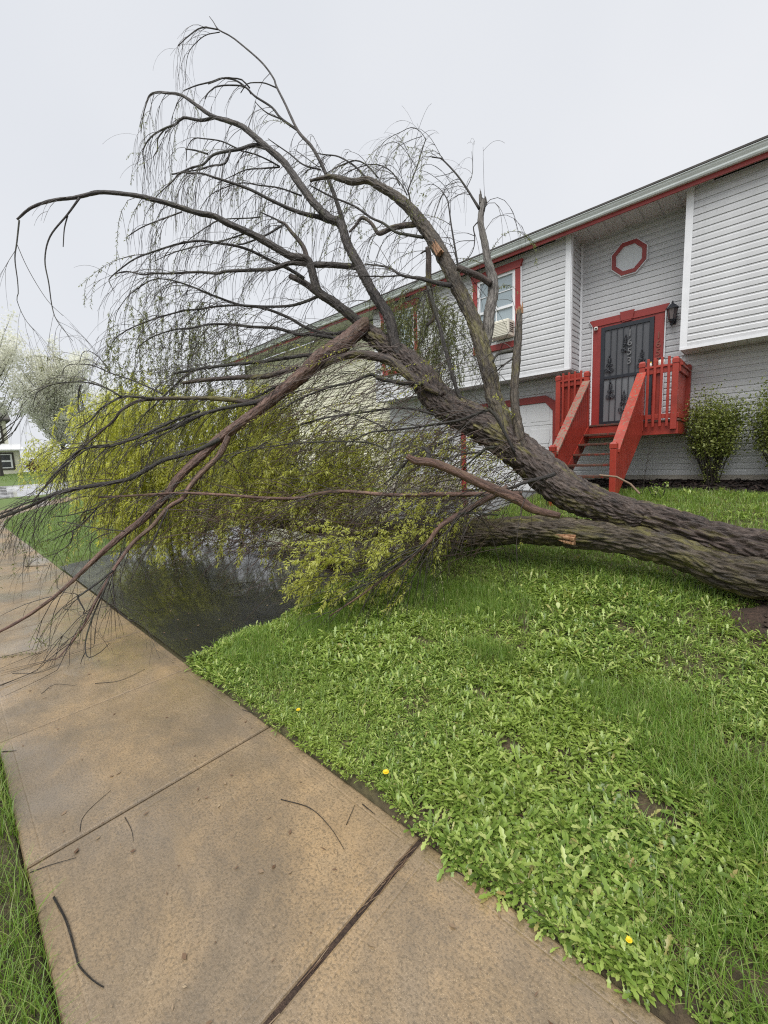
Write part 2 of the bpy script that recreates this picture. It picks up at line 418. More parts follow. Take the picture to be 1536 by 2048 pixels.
Z = Z-np.where((Yg < -1.9) & (Yg > -9) & (X > -40), .14, 0)-np.where((X < -28.2) & (X > -38) & (Yg > -60) & (Yg < 60), .10, 0)
verts = np.stack([X.ravel(), Yg.ravel(), Z.ravel()], 1)
nx, ny = len(XR), len(YR)
ii = (np.arange(ny-1)[:, None]*nx+np.arange(nx-1)[None, :]).ravel()
quads = np.stack([ii, ii+1, ii+nx+1, ii+nx], 1)
ground = put('ground', mesh_np('ground', verts, quads=quads, smooth=True), M_GROUND)
setp(ground, kind='structure', label='lawn ground sloping up from the pavement to the house')

# roads with kerbs
def sheet(name, xr, yr, zf, mat, kind='structure'):
    X, Y = np.meshgrid(xr, yr); Zz = zf(X, Y); n = len(xr)
    ii = (np.arange(len(yr)-1)[:, None]*n+np.arange(n-1)[None, :]).ravel()
    o = put(name, mesh_np(name, np.stack([X.ravel(), Y.ravel(), Zz.ravel()], 1), quads=np.stack([ii, ii+1, ii+n+1, ii+n], 1), smooth=True), mat)
    return setp(o, kind=kind)
sheet('road', list(np.arange(-28.3, 60, 3.)), [-8.9, -6, -4, -1.95], lambda x, y: gz(x, y)-.118, M_ROAD)
sheet('side_street', [-38.0, -35, -32, -28.35], list(np.arange(-60, 60, 3.)), lambda x, y: gz(x, y)-.065, M_ROAD)
k = MB()
for x0 in np.arange(-27.5, 40, 2.0):
    if -9.6 < x0 < -3.2: continue
    z0 = float(gz(x0, -1.8)); k.box(x0, x0+1.99, -1.93, -1.78, z0-.2, z0+.012, .015)
setp(k.build('kerb', M_CONC), kind='structure')
k = MB()
for y0 in np.arange(1.0, 30, 2.0):
    z0 = float(gz(-28.2, y0)); k.box(-28.32, -28.17, y0, y0+1.99, z0-.2, z0+.012, .015)
for y0 in np.arange(-30, 30, 2.0):
    z0 = float(gz(-38.0, y0)); k.box(-38.2, -38.02, y0, y0+1.99, z0-.2, z0+.03, .015)
setp(k.build('side_kerb', M_CONC), kind='structure')

# pavement: one slab per object
pav = thing('pavement', 'wet tan concrete pavement of square slabs', None, (0, 0, 0), kind='structure')
def slab(c4, zc, thick=.1):
    c = np.array(c4, float); m = c.mean(0)
    def inset(d):
        out = []
        for i in range(4):
            p, a, b = c[i], c[i-1], c[(i+1) % 4]
            u = (a-p)/np.linalg.norm(a-p); v = (b-p)/np.linalg.norm(b-p); out.append(p+(u+v)*d)
        return np.array(out)
    rings = [(0, -thick), (0, -.010), (.004, -.003), (.012, 0.0), (.056, -.0002), (.061, -.0012), (.068, .0002)]
    v = []; f = []
    for d, dz in rings:
        q = inset(d)
        for i, p in enumerate(q): v.append((p[0], p[1], zc[i]+dz))
    for k_ in range(len(rings)-1):
        for i in range(4):
            j = (i+1) % 4; f.append((k_*4+i, k_*4+j, k_*4+4+j, k_*4+4+i))
    n0 = (len(rings)-1)*4; f.append((n0, n0+1, n0+2, n0+3)); f.append((3, 2, 1, 0))
    return v, f
edges = [-1.025-1.2195*k_ for k_ in range(-5, 15)]
for i in range(len(edges)-1):
    a, b = edges[i+1], edges[i]
    ga = .005; gb = .005
    if abs(b+1.025) < .01: gb = .010
    if abs(a+1.025) < .01: ga = .010
    t0 = random.uniform(-.002, .002)
    tilt = .02 if abs(b+1.025) < .01 else .0
    sk = .032
    x = lambda base, y: base-sk*(y-.66)      # joints run slightly askew
    y0, y1 = .055+random.uniform(-.006, .006), 1.262+random.uniform(-.006, .006)
    c4 = [(x(a, y0)+ga, y0), (x(b, y0)-gb, y0), (x(b, y1)-gb, y1), (x(a, y1)+ga, y1)]
    v, f = slab(c4, [t0]*4)
    MBs = MB().add(v, f); MBs.build('paving_slab', M_CONC, pav)
# the corner, where the walk bends away from the camera
def curve_pt(t):   # inner edge / outer edge of the bend
    th = t
    cx, cy, ri, ro = -18.2, 9.4, 8.13, 9.35
    return (cx-ri*math.sin(th), cy-ri*math.cos(th)), (cx-ro*math.sin(th), cy-ro*math.cos(th))
ths = np.linspace(0, math.pi/2, 12)
for t0, t1 in zip(ths[:-1], ths[1:]):
    (i0, o0), (i1, o1) = curve_pt(t0), curve_pt(t1)
    c4 = [o1, o0, i0, i1]
    v, f = slab(c4, [float(gz(*p))+.012 for p in c4])
    MB().add(v, f).build('paving_slab', M_CONC, pav)
for y0 in np.arange(9.4, 24, 1.22):
    c4 = [(-27.55, y0), (-26.33, y0), (-26.33, y0+1.21), (-27.55, y0+1.21)]
    v, f = slab(c4, [float(gz(*p))+.012 for p in c4]); MB().add(v, f).build('paving_slab', M_CONC, pav)
for i in range(4):
    a = -9.2+i*1.47
    v, f = slab([(a, -1.75), (a+1.46, -1.75), (a+1.46, .042), (a, .042)], [0.0-.06, -.06, -.002, -.002]); MB().add(v, f).build('apron_slab', M_CONC, pav)
# dirt and straw caught in the near joint
def strawbed(name, n, xf, yf, L=(.03, .1), z0=.002):
    v = []; q = []
    for i in range(n):
        px, py = xf(), yf(); a = random.uniform(0, math.pi); l = random.uniform(*L); w = random.uniform(.0006, .0016)
        d = Vector((math.cos(a), math.sin(a), random.uniform(-.1, .15))); s_ = Vector((-d.y, d.x, 0))*w
        z_ = float(gz(px, py)) if py > 1.28 else 0
        p = Vector((px, py, z_+z0+random.uniform(0, .008))); e = p+d*l
        m = (p+e)/2+Vector((random.uniform(-1, 1), random.uniform(-1, 1), 0))*l*.1
        b = len(v); v += [p-s_, p+s_, m-s_, m+s_, e-s_*.4, e+s_*.4]; q += [(b, b+1, b+3, b+2), (b+2, b+3, b+5, b+4)]
    o = put(name, mesh_np(name, [tuple(a) for a in v], quads=q), M_STRAW); return setp(o, kind='stuff')
jm = MB(); jm.box(-1.06, -.99, .06, 1.26, -.1, -.011); jm.build('joint_dirt', M_SOIL, pav)
jd = []
def jx(y): return -1.025-.032*(y-.66)

# driveway
def drv(x, y):
    return gz(x, y)+.012-(vnoise(x, y, 9, 1.2)-.5)*.012
dxr = [-9.17]+list(np.arange(-9.0, -3.7, .25))+[-3.62, -3.5]
o = sheet('driveway', dxr, [1.275, 1.4]+list(np.arange(1.6, 10.0, .3))+[10.2], lambda x, y: np.minimum(.084*np.clip(y-1.27, 0, 8.8)+.012-(vnoise(x, y, 9, 1.2)-.5)*.012, 9), M_ASPH)
o['label'] = 'wet black asphalt driveway under the fallen crown'

# ------------------------------------------------------------------ the grey house
house = thing('grey_house', 'grey vinyl-sided house with red trim, red porch and overhanging upper storey', 'house', (-2, 10, 1.0))
E_ = .1143
BOARD = [(0, 0), (.022, 0.0), (.022, .070), (.011, .086), (.009, .1060), (.0055, .1062), (.0055, E_)]
def board_mesh(name, L, axis):
    v = []; n = len(BOARD)
    for s_ in (0, L):
        for u, z_ in BOARD:
            v.append((s_, -u, z_) if axis == 'x' else (u, -s_ if False else s_, z_))
    f = [(i, i+n, i+1+n, i+1) for i in range(n-1)]+[(0, n-1, 2*n-1, n)]
    if axis == 'y': f = [tuple(reversed(q)) for q in f]
    f += [tuple(range(n)), tuple(range(2*n-1, n-1, -1))]
    return mesh_np(name, v, faces=f)
BCACHE = {}
def siding(parent, axis, a0, a1, plane, z0, z1, mat, holes=()):
    o_ = woff(parent); z = z0
    while z < z1-.02:
        segs = [(a0, a1)]
        for h0, h1, hz0, hz1 in holes:
            if z+E_*.5 > hz0 and z+E_*.5 < hz1:
                segs = [t for s0, s1 in segs for t in ((s0, min(s1, h0)), (max(s0, h1), s1)) if t[1]-t[0] > .02]
        for s0, s1 in segs:
            L = round(s1-s0, 3); key = (axis, L, mat.name)
            if key not in BCACHE: BCACHE[key] = board_mesh('siding_board', L, axis)
            loc = Vector((s0, plane, z)) if axis == 'x' else Vector((plane, s0, z))
            put('siding_board', BCACHE[key], mat, parent, loc-o_)
        z += E_
XL, XR_ = -9.0, 4.6
XB = -3.30   # right end of the left upper box
XC = -1.35   # left end of the right upper box
ZB = 3.425   # underside of the boxes
ZS = 6.085   # soffit
# solid cores behind the siding
core = MB(); core.box(XL, XR_, 10.03, 17.5, .55, ZS); core.build('wall_core', M_SID, house)
core = MB(); core.box(XL, XB-.002, 9.43, 10.028, ZB+.02, ZS); core.build('upper_wall_core', M_SID, house)
core = MB(); core.box(XC+.002, XR_, 9.43, 10.028, ZB+.02, ZS); core.build('upper_wall_core', M_SID, house)
fo = MB(); fo.box(XL, XR_, 9.99, 10.028, .45, 1.135); fo.build('foundation', M_FOUND, house)
GX0, GX1, GZ1 = -6.2, -3.84, 2.86
siding(house, 'x', -3.62, XR_, 10.03, 1.14, ZB-.02, M_SID)
siding(house, 'x', XL, -6.36, 10.03, 1.14-2*E_, ZB-.02, M_SID)
siding(house, 'x', -6.36, -3.62, 10.03, 3.085, ZB-.02, M_SID)
siding(house, 'x', XB, XC, 10.03, 1.14+20*E_, ZS-.01, M_SID)
siding(house, 'x', XL, XB-.09, 9.43, ZB+.03, ZS-.01, M_SID, [(-5.58, -4.36, 4.15, 5.94), (-8.66, -7.3, 4.15, 5.94)])
siding(house, 'x', XC+.09, XR_, 9.43, ZB+.03, ZS-.01, M_SID)
siding(house, 'y', 9.50, 10.02, XB, ZB+.03, ZS-.01, M_SID)
# corner posts
t = MB(); t.box(XB-.095, XB+.012, 9.395, 9.425, ZB-.005, ZS-.001); t.box(XB-.012, XB+.027, 9.4255, 9.50, ZB-.004, ZS-.002); t.build('corner_post', M_WHITE, house)
t = MB(); t.box(XC-.012, XC+.095, 9.395, 9.425, ZB-.005, ZS-.001); t.box(XC-.014, XC+.001, 9.4255, 9.50, ZB-.004, ZS-.002); t.build('corner_post', M_WHITE, house)
t = MB(); t.box(XB+.023, XB+.065, 9.965, 10.026, ZB-.003, ZS-.003); t.build('inside_corner_trim', M_WHITE, house)
t = MB(); t.box(XC-.055, XC-.016, 9.965, 10.026, ZB-.003, ZS-.003); t.build('inside_corner_trim', M_WHITE, house)
# box undersides (panels) and J-trim
def soffit_panels(x0, x1, y0, y1, z, mat, w=.305):
    x = x0
    while x < x1-.01:
        e = min(x+w, x1); m = MB(); m.box(x+.003, e-.003, y0, y1, z, z+.018, .003)
        m.box(x+.003, x+.012, y0, y1, z-.006, z-.0005)
        m.build('soffit_panel', mat, house); x = e
soffit_panels(XL, XB+.02, 9.405, 10.0, ZB-.0, M_SOFF)
soffit_panels(XC-.01, XR_, 9.405, 10.0, ZB-.0, M_SOFF)
for x0, x1 in ((XL, XB+.02), (XC-.012, XR_)):
    t = MB(); t.box(x0, x1, 9.388, 9.404, ZB-.012, ZB+.032); t.build('bottom_trim', M_WHITE, house)
# eave
soffit_panels(-3.6, -1.0, 9.20, 10.02, ZS, M_SOFF, .30)
t = MB(); t.box(-18.0, XR_+.5, 9.20, 9.42, ZS+.02, ZS+.03); t.build('soffit', M_SOFF, house)
fa = MB(); fa.box(-9.02, XR_+.5, 9.165, 9.195, 6.005, 6.15); fa.build('fascia', M_RED, house)
gp = [(9.163, 6.075), (9.10, 6.075), (9.085, 6.10), (9.085, 6.125), (9.06, 6.165), (9.05, 6.205), (9.038, 6.208), (9.038, 6.196), (9.046, 6.194), (9.163, 6.19)]
g = MB(); g.prism_x([(y, z) for y, z in gp], -9.02, XR_+.5); g.build('gutter', M_GUT, house)
r_ = MB(); r_.prism_x([(9.03, 6.215), (9.03, 6.245), (13.6, 8.35), (18.2, 6.245), (18.2, 6.215), (13.6, 8.31)], XL, XR_+.6); r_.build('roof', M_SHING, house)
# window builder (front plane y, outward -y)
def window(parent, x0, x1, z0, z1, y, cap=True, ac=False):
    o_ = woff(parent)
    w = thing('window', None, None, Vector(((x0+x1)/2, y, z0))-o_, parent=parent)
    c = .125
    cs = MB(); cs.box(x0, x0+c, y-.045, y+.02, z0+.14, z1-.15, .004); cs.box(x1-c, x1, y-.045, y+.02, z0+.14, z1-.15, .004)
    cs.box(x0, x1, y-.046, y+.02, z0, z0+.139, .004)
    if cap:
        cs.prism_y([(x0, z1-.149), (x1, z1-.149), (x1+.05, z1), (x0-.05, z1)], y-.055, y+.02)
        cs.box(x0-.0, x1+.0, y-.064, y-.0555, z1-.165, z1-.135)
    cs.build('casing', M_RED, w)
    # light bead round the casing
    bd = MB(); bd.box(x0-.022, x0-.001, y-.04, y+.02, z0, z1-.15); bd.build('bead', M_WHITE, w)
    bd = MB(); bd.box(x1+.001, x1+.022, y-.04, y+.02, z0, z1-.15); bd.build('bead', M_WHITE, w)
    fx0, fx1, fz0, fz1 = x0+c+.001, x1-c-.001, z0+.141, z1-.151
    fr = MB(); t_ = .07
    fr.box(fx0, fx0+t_, y-.03, y+.03, fz0, fz1); fr.box(fx1-t_, fx1, y-.03, y+.03, fz0, fz1)
    fr.box(fx0+t_, fx1-t_, y-.029, y+.03, fz1-t_, fz1); fr.box(fx0+t_, fx1-t_, y-.029, y+.03, fz0, fz0+t_*.8)
    zm = (fz0+fz1)/2+.02
    fr.box(fx0+t_, fx1-t_, y-.028, y+.03, zm-.028, zm+.028)
    fr.build('frame', M_WHITE, w)
    xm = (fx0+fx1)/2
    mu = MB(); mu.box(xm-.012, xm+.012, y-.012, y+.02, zm+.028, fz1-t_); mu.box(xm-.0115, xm+.0115, y-.011, y+.02, fz0+t_*.8, zm-.028)
    for a, b in ((fz0+t_*.8, zm-.028), (zm+.028, fz1-t_)):
        zz = (a+b)/2; mu.box(fx0+t_, xm-.0125, y-.0105, y+.02, zz-.008, zz+.008); mu.box(xm+.0125, fx1-t_, y-.0105, y+.02, zz-.008, zz+.008)
    mu.build('glazing_bar', M_WHITE, w)
    for a, b in ((fz0+t_*.8, zm-.028), (zm+.028, fz1-t_)):
        p = MB(); p.box(fx0+t_, fx1-t_, y+.005, y+.015, a, b); p.build('pane', M_GLASS, w)
    return w
window(house, -5.58, -4.36, 4.13, 5.96, 9.405)
window(house, -8.66, -7.30, 4.13, 5.96, 9.405)
# window air conditioner: rests in the window, a thing of its own
ac = thing('window_air_conditioner', 'beige box air conditioner sitting in the left upper window', 'air conditioner', (-4.78, 9.3, 4.33))
m = MB(); m.box(-4.98, -4.50, 9.06, 9.372, 4.34, 4.69, .015); m.build('housing', M_ACM, ac)
m = MB()
for i in range(8):
    z_ = 4.39+i*.034; m.box(-4.95, -4.53, 9.052, 9.0595, z_, z_+.018)
m.build('louvre', M_ACM, ac)
m = MB()
for i in range(5): m.box(-4.499, -4.494, 9.12, 9.30, 4.42+i*.045, 4.44+i*.045)
m.build('side_vent', M_DARKTRIM, ac)
m = MB()
for i in range(7):
    m.box(-5.36+i*.052, -5.36+i*.052+.03, 9.335, 9.372, 4.345, 4.68)
m.build('side_curtain', M_ACM, ac)
# octagon window
oc = thing('octagon_window', None, None, Vector((-2.36, 10, 5.5))-woff(house), parent=house)
def octa(r, rot=22.5): return [(-2.36+r*math.cos(R(rot+45*i)), 5.5+r*math.sin(R(rot+45*i))) for i in range(8)]
def ring(ro, ri, y0, y1, mat, name):
    a, b = octa(ro), octa(ri); m = MB()
    for i in range(8):
        j = (i+1) % 8
        m.prism_y([a[j], b[j], b[i], a[i]][::-1], y0, y1)
    return m.build(name, mat, oc)
ring(.352, .333, 9.965, 10.02, M_WHITE, 'bead'); ring(.332, .252, 9.95, 10.02, M_RED, 'casing')
ring(.2515, .236, 9.972, 10.02, M_WHITE, 'frame')
m = MB(); m.prism_y(octa(.2355), 9.985, 10.0); m.build('pane', M_OCT, oc)
# front door with its red surround
dx0, dx1, dz0, dz1 = -2.83, -1.87, 2.205, 4.25
sur = thing('door_surround', None, None, Vector((-2.35, 10, 2.2))-woff(house), parent=house)
m = MB(); m.box(dx0-.165, dx0-.001, 9.955, 10.02, 2.2, 4.32, .004); m.box(dx1+.001, dx1+.165, 9.955, 10.02, 2.2, 4.32, .004); m.box(dx0-.001+.001, dx1, 9.956, 10.02, 4.251, 4.319); m.build('casing', M_RED, sur)
m = MB(); m.prism_y([(-3.0, 4.3205), (-1.70, 4.3205), (-1.63, 4.435), (-3.07, 4.435)], 9.945, 10.02); m.box(-3.005, -1.695, 9.935, 9.9445, 4.30, 4.335); m.build('head_cap', M_RED, sur)
m = MB(); m.prism_y([(-2.43, 4.275), (-2.27, 4.275), (-2.215, 4.475), (-2.485, 4.475)], 9.925, 9.9345); m.prism_y([(-2.45, 4.30), (-2.25, 4.30), (-2.225, 4.44), (-2.475, 4.44)], 9.918, 9.9248); m.build('keystone', M_RED, sur)
m = MB(); m.box(-3.02, -2.998, 9.962, 10.02, 2.2, 4.33); m.prism_y([(-3.022, 4.31), (-3.0, 4.31), (-3.07, 4.44), (-3.093, 4.44)], 9.963, 10.02); m.build('bead', M_WHITE, sur)
m = MB(); m.box(-1.702, -1.68, 9.962, 10.02, 2.2, 4.33); m.prism_y([(-1.70, 4.31), (-1.678, 4.31), (-1.607, 4.44), (-1.63, 4.44)], 9.963, 10.02)
m.build('bead', M_WHITE, sur)
dr = thing('front_door', None, None, Vector((-2.35, 10, 2.2))-woff(house), parent=house)
m = MB(); m.box(dx0+.01, dx1-.01, 9.985, 10.02, dz0, dz1-.004); m.build('door_leaf', M_DOOR, dr)
m = MB()
for xa, xb in ((-2.68, -2.42), (-2.28, -2.02)):
    m.box(xa, xb, 9.982, 9.9845, 3.86, 4.02)
m.build('top_light', M_GLASSD, dr)
m = MB()
for xa, xb in ((-2.68, -2.42), (-2.28, -2.02)):
    for za, zb in ((3.84, 3.86), (4.02, 4.04)): m.box(xa-.02, xb+.02, 9.978, 9.9845, za, zb)
    m.box(xa-.02, xa, 9.978, 9.9845, 3.8605, 4.0195); m.box(xb, xb+.02, 9.978, 9.9845, 3.8605, 4.0195)
    m.box((xa+xb)/2-.008, (xa+xb)/2+.008, 9.979, 9.9815, 3.861, 4.019)
m.build('light_frame', paint('light_frame_wood', (.09, .03, .03), .4), dr)
sd = thing('security_door', None, None, Vector((-2.35, 9.94, 2.2))-woff(house), parent=house)
m = MB(); fw = .075
m.box(dx0, dx0+fw, 9.93, 9.965, dz0, dz1, .004); m.box(dx1-fw, dx1, 9.93, 9.965, dz0, dz1, .004)
m.box(dx0+fw, dx1-fw, 9.931, 9.965, dz1-fw, dz1); m.box(dx0+fw, dx1-fw, 9.931, 9.965, dz0, dz0+.09); m.box(dx0+fw, dx1-fw, 9.931, 9.965, 3.18, 3.235)
m.build('door_frame', M_BLACK, sd)
ix0, ix1 = dx0+fw, dx1-fw
m = MB(); m.box(ix0, ix1, 9.958, 9.962, dz0+.09, 3.18); m.build('screen', glass('storm_glass', (.17, .18, .19), .12), sd)
m = MB(); m.box(ix0, ix1, 9.9582, 9.9622, 3.235, dz1-fw); m.build('screen', glass('storm_mesh', (.085, .088, .096), .3), sd)
for i in range(1, 7):
    x = ix0+(ix1-ix0)*i/7
    m = MB(); m.box(x-.006, x+.006, 9.934, 9.946, dz0+.09, 3.18); m.box(x-.006, x+.006, 9.934, 9.946, 3.235, dz1-fw); m.build('bar', M_BLACK, sd)
def spiral(cx, cz, r, a0, turns, sgn, n=22):
    pts = []
    for i in range(n+1):
        t = i/n; a = a0+sgn*turns*2*math.pi*t; rr = r*(1-.78*t)
        pts.append((cx+rr*math.cos(a), 9.932, cz+rr*math.sin(a)))
    return pts
def ornament(cx, cz, s=1.0, up=True):
    m = MB()
    for sg in (-1, 1):
        m.tube(spiral(cx+sg*.05*s, cz, .05*s, math.pi if sg > 0 else 0, 1.3, sg), .0085, 5)
        m.tube(spiral(cx+sg*.035*s, cz+.10*s, .035*s, math.pi if sg > 0 else 0, 1.2, -sg), .008, 5)
        for q in range(3):
            a = cz+.15*s+q*.035*s; m.tube([(cx, 9.932, a), (cx+sg*.035*s, 9.93, a+.03*s), (cx+sg*.02*s, 9.932, a+.055*s)], [.006, .009, .003], 5)
    m.tube([(cx, 9.931, cz-.08*s), (cx, 9.931, cz+.33*s)], .006, 5)
    m.tube([(cx, 9.93, cz+.25*s), (cx, 9.928, cz+.30*s), (cx, 9.93, cz+.35*s)], [.004, .016, .002], 6)
    m.build('scroll_ornament', M_BLACK, sd, smooth=True)
ornament(-2.655, 3.36, .95); ornament(-2.06, 3.36, .95); ornament(-2.36, 3.72, .9); ornament(-2.36, 2.52, 1.15); ornament(-2.62, 2.82, .95); ornament(-2.07, 2.82, .95)
m = MB(); m.lathe([(.03, 0), (.03, .02), (.014, .025), (.014, .05)], (-1.915, 9.925, 3.14), 10); m.build('door_handle', M_BLACK, sd)
def numeral(txt, x, z, y, size, mat, parent, name='house_number'):
    c = bpy.data.curves.new(name, 'FONT'); c.body = txt; c.size = size; c.extrude = .004; c.align_x = 'CENTER'; c.align_y = 'CENTER'; c.bevel_depth = .0015
    tmp = bpy.data.objects.new('tmp', c); COL.objects.link(tmp); dg = bpy.context.evaluated_depsgraph_get(); dg.update()
    me = bpy.data.meshes.new_from_object(tmp.evaluated_get(dg)); bpy.data.objects.remove(tmp); bpy.data.curves.remove(c); me.materials.clear()
    me.transform(Matrix.Rotation(math.pi/2, 4, 'X'))
    return put(name, me, mat, parent, Vector((x, y, z))-woff(parent))
for i, ch in enumerate('1653'):
    numeral(ch, -1.79, 3.87-i*.16, 9.948, .19, M_BRONZE, sur)
    numeral(ch, -2.285, 4.02-i*.18, 9.925, .19, M_SILVER, sd)
# garage
gar = thing('garage_door', None, None, Vector((-5.02, 10, .74))-woff(house), parent=house)
zz = .76
for i in range(4):
    m = MB(); m.box(GX0, GX1, 9.97, 10.02, zz+.003, zz+.522, .006)
    for j in range(4):
        xa = GX0+.1+j*.575; m.box(xa, xa+.46, 9.962, 9.9695, zz+.09, zz+.44, .006)
    m.build('panel_section', M_GAR, gar); zz += .525
m = MB(); cc = .24
m.box(GX0-.15, GX0, 9.945, 10.025, .75, 3.02, .004); m.box(GX1, GX1+.15, 9.945, 10.025, .75, 2.735, .004); m.box(GX0, GX1-cc+.06, 9.944, 10.025, GZ1, 3.02)
m.prism_y([(GX1+.15, 2.735), (GX1+.15, 2.80), (GX1-cc+.06, 3.02), (GX1-cc+.06, GZ1), (GX1, 2.66), (GX1, 2.60)][::-1], 9.943, 10.025)
m.build('garage_surround', M_RED, gar)
m = MB(); m.prism_y([(GX1-.001, GZ1+.001), (GX1-cc+.06, GZ1-.001), (GX1-.001, 2.66)], 9.946, 10.02); m.build('corner_fillet', M_RED, gar)
# lamp and camera
lamp = thing('wall_lantern', None, None, Vector((-1.57, 9.95, 4.2))-woff(house), parent=house)
m = MB(); m.box(-1.62, -1.52, 9.975, 10.005, 4.03, 4.30, .008); m.tube([(-1.57, 9.97, 4.10), (-1.57, 9.90, 4.06), (-1.57, 9.86, 4.08)], .012, 8); m.build('bracket', M_BLACK, lamp)
L0 = (-1.57, 9.86, 4.0)
m = MB(); m.lathe([(.055, .09), (.065, .095), (.06, .10), (.045, .06), (.02, .03), (.012, 0), (.004, -.03)][::-1], L0, 8); m.build('base_cup', M_BLACK, lamp)
m = MB(); m.lathe([(.055, .101), (.085, .285)], L0, 6); m.build('lamp_glass', M_AMBER, lamp)
m = MB(); m.lathe([(.105, .286), (.10, .305), (.075, .335), (.055, .36), (.05, .365), (.02, .385), (.012, .40), (.018, .415), (.004, .44)], L0, 8)
for i in range(6):
    a = 2*math.pi*i/6; m.tube([(L0[0]+.057*math.cos(a), L0[1]+.057*math.sin(a), L0[2]+.10), (L0[0]+.088*math.cos(a), L0[1]+.088*math.sin(a), L0[2]+.288)], .005, 4)
m.build('lamp_cage', M_BLACK, lamp)
cm = thing('security_camera', 'small white security camera at the upper left corner of the red door frame', 'camera', (-2.93, 9.94, 4.24))
m = MB(); m.lathe([(.0, 0), (.03, .0), (.038, .01), (.038, .06), (.03, .07), (0, .07)], (-2.93, 9.92, 4.22), 14); m.box(-2.955, -2.905, 9.92, 9.953, 4.235, 4.275, .005); m.build('camera_body', M_JAR, cm, True)
m = MB(); m.tube([(-2.92, 9.89, 4.252), (-2.92, 9.878, 4.25)], .018, 10); m.build('camera_lens', M_BLACK, cm)

# ------------------------------------------------------------------ neighbouring cream unit
cream = thing('cream_house', 'cream vinyl-sided house joined to the grey one, behind the fallen crown', 'house', (-13, 10, 1.0))
core = MB(); core.box(-17.6, XL-.002, 10.03, 17.5, .3, ZS); core.build('wall_core', M_SIDC, cream)
siding(cream, 'x', -17.6, XL-.002, 10.03, .80, ZS-.01, M_SIDC)
m = MB(); m.box(-17.62, XL-.002, 9.98, 10.028, .2, .795); m.build('foundation', M_FOUND, cream)
m = MB(); m.box(-17.95, -9.022, 9.165, 9.195, 6.005, 6.15); m.build('fascia', M_RED, cream)
m = MB(); m.prism_x(gp, -17.95, -9.022); m.build('gutter', M_GUT, cream)
m = MB(); m.box(-17.7, XL, 9.196, 10.03, ZS+.031, ZS+.04); m.build('soffit', M_SOFF, cream)
m = MB(); m.prism_x([(9.03, 6.215), (9.03, 6.245), (13.6, 8.35), (18.2, 6.245), (18.2, 6.215), (13.6, 8.31)], -18.0, XL-.002); m.build('roof', M_SHING, cream)
m = MB(); m.box(-17.66, -17.57, 9.96, 10.05, .9, ZS); m.build('corner_post', M_WHITE, cream)

# ------------------------------------------------------------------ porch and stairs
porch = thing('porch_stairs', 'red painted wooden porch with railings and stairs at the front door', 'porch', (-2.3, 8.9, .95))
DF, DT = 8.90, 2.18
x = -3.36
k_ = 0
while k_ < 8:
    m = MB(); ya = DF-.02+k_*.138; m.box(-3.36, -1.24, ya, ya+.132, DT-.035, DT, .004); m.build('deck_board', M_TREAD if k_ < 2 else M_REDW, porch); k_ += 1
m = MB(); m.box(-3.34, -1.26, DF, DF+.04, DT-.26, DT-.037, .004); m.build('rim_joist', M_REDW, porch)
m = MB(); m.box(-1.30, -1.262, DF+.041, 9.97, DT-.26, DT-.037, .004); m.build('rim_joist', M_REDW, porch)
m = MB(); m.box(-3.338, -3.30, DF+.041, 9.97, DT-.26, DT-.037, .004); m.build('rim_joist', M_REDW, porch)
PS = .092
def post(xc, yc, z0, z1, name='post', mat=M_REDW):
    m = MB(); h = PS/2
    m.box(xc-h, xc+h, yc-h, yc+h, z0, z1-.115, .006); m.box(xc-h+.006, xc+h-.006, yc-h+.006, yc+h-.006, z1-.114, z1-.10)
    a = h+.004
    v = [(xc-a, yc-a, z1-.0995), (xc+a, yc-a, z1-.0995), (xc+a, yc+a, z1-.0995), (xc-a, yc+a, z1-.0995),
         (xc-a, yc-a, z1-.03), (xc+a, yc-a, z1-.03), (xc+a, yc+a, z1-.03), (xc-a, yc+a, z1-.03),
         (xc-a*.5, yc-a*.5, z1), (xc+a*.5, yc-a*.5, z1), (xc+a*.5, yc+a*.5, z1), (xc-a*.5, yc+a*.5, z1)]
    f = [(3, 2, 1, 0), (8, 9, 10, 11)]+[(b+i, b+(i+1) % 4, b+4+(i+1) % 4, b+4+i) for b in (0, 4) for i in range(4)]
    m.add(v, f); return m.build(name, mat, porch)
PT = 3.225
PYF = DF-.02
for xc in (-3.31, -2.765, -1.825, -1.325): post(xc, PYF, DT-.18, PT)
for xc in (-3.31, -1.28): post(xc, 9.92, DT-.0, PT)
def rail_x(xa, xb, y):
    m = MB(); m.box(xa, xb, y-.02, y+.02, 2.985, 3.08, .004); m.box(xa, xb, y-.045, y+.045, 3.081, 3.118, .005); m.build('top_rail', M_REDW, porch)
    m = MB(); m.box(xa, xb, y-.02, y+.02, DT+.02, DT+.10, .004); m.build('bottom_rail', M_REDW, porch)
def rail_y(x, ya, yb):
    m = MB(); m.box(x-.02, x+.02, ya, yb, 2.985, 3.08, .004); m.box(x-.045, x+.045, ya, yb, 3.081, 3.118, .005); m.build('top_rail', M_REDW, porch)
    m = MB(); m.box(x-.02, x+.02, ya, yb, DT+.02, DT+.10, .004); m.build('bottom_rail', M_REDW, porch)
h = PS/2
rail_x(-3.31+h, -2.765-h, PYF); rail_x(-1.825+h, -1.325-h, PYF)
rail_y(-3.31, PYF+h, 9.92-h); rail_y(-1.28, PYF+h, 9.92-h)
pk = None
def picket(x0, y0, z0, w, d, hgt):
    m = MB(); m.box(x0-w/2, x0+w/2, y0-d/2, y0+d/2, z0, z0+hgt, .004); return m.build('picket', M_REDW, porch)
for i in range(4): picket(-3.31+h+.055+i*.115, PYF-.034, DT-.12, .04, .028, 1.19)
for i in range(4): picket(-1.825+h+.05+i*.103, PYF-.034, DT-.12, .04, .028, 1.19)
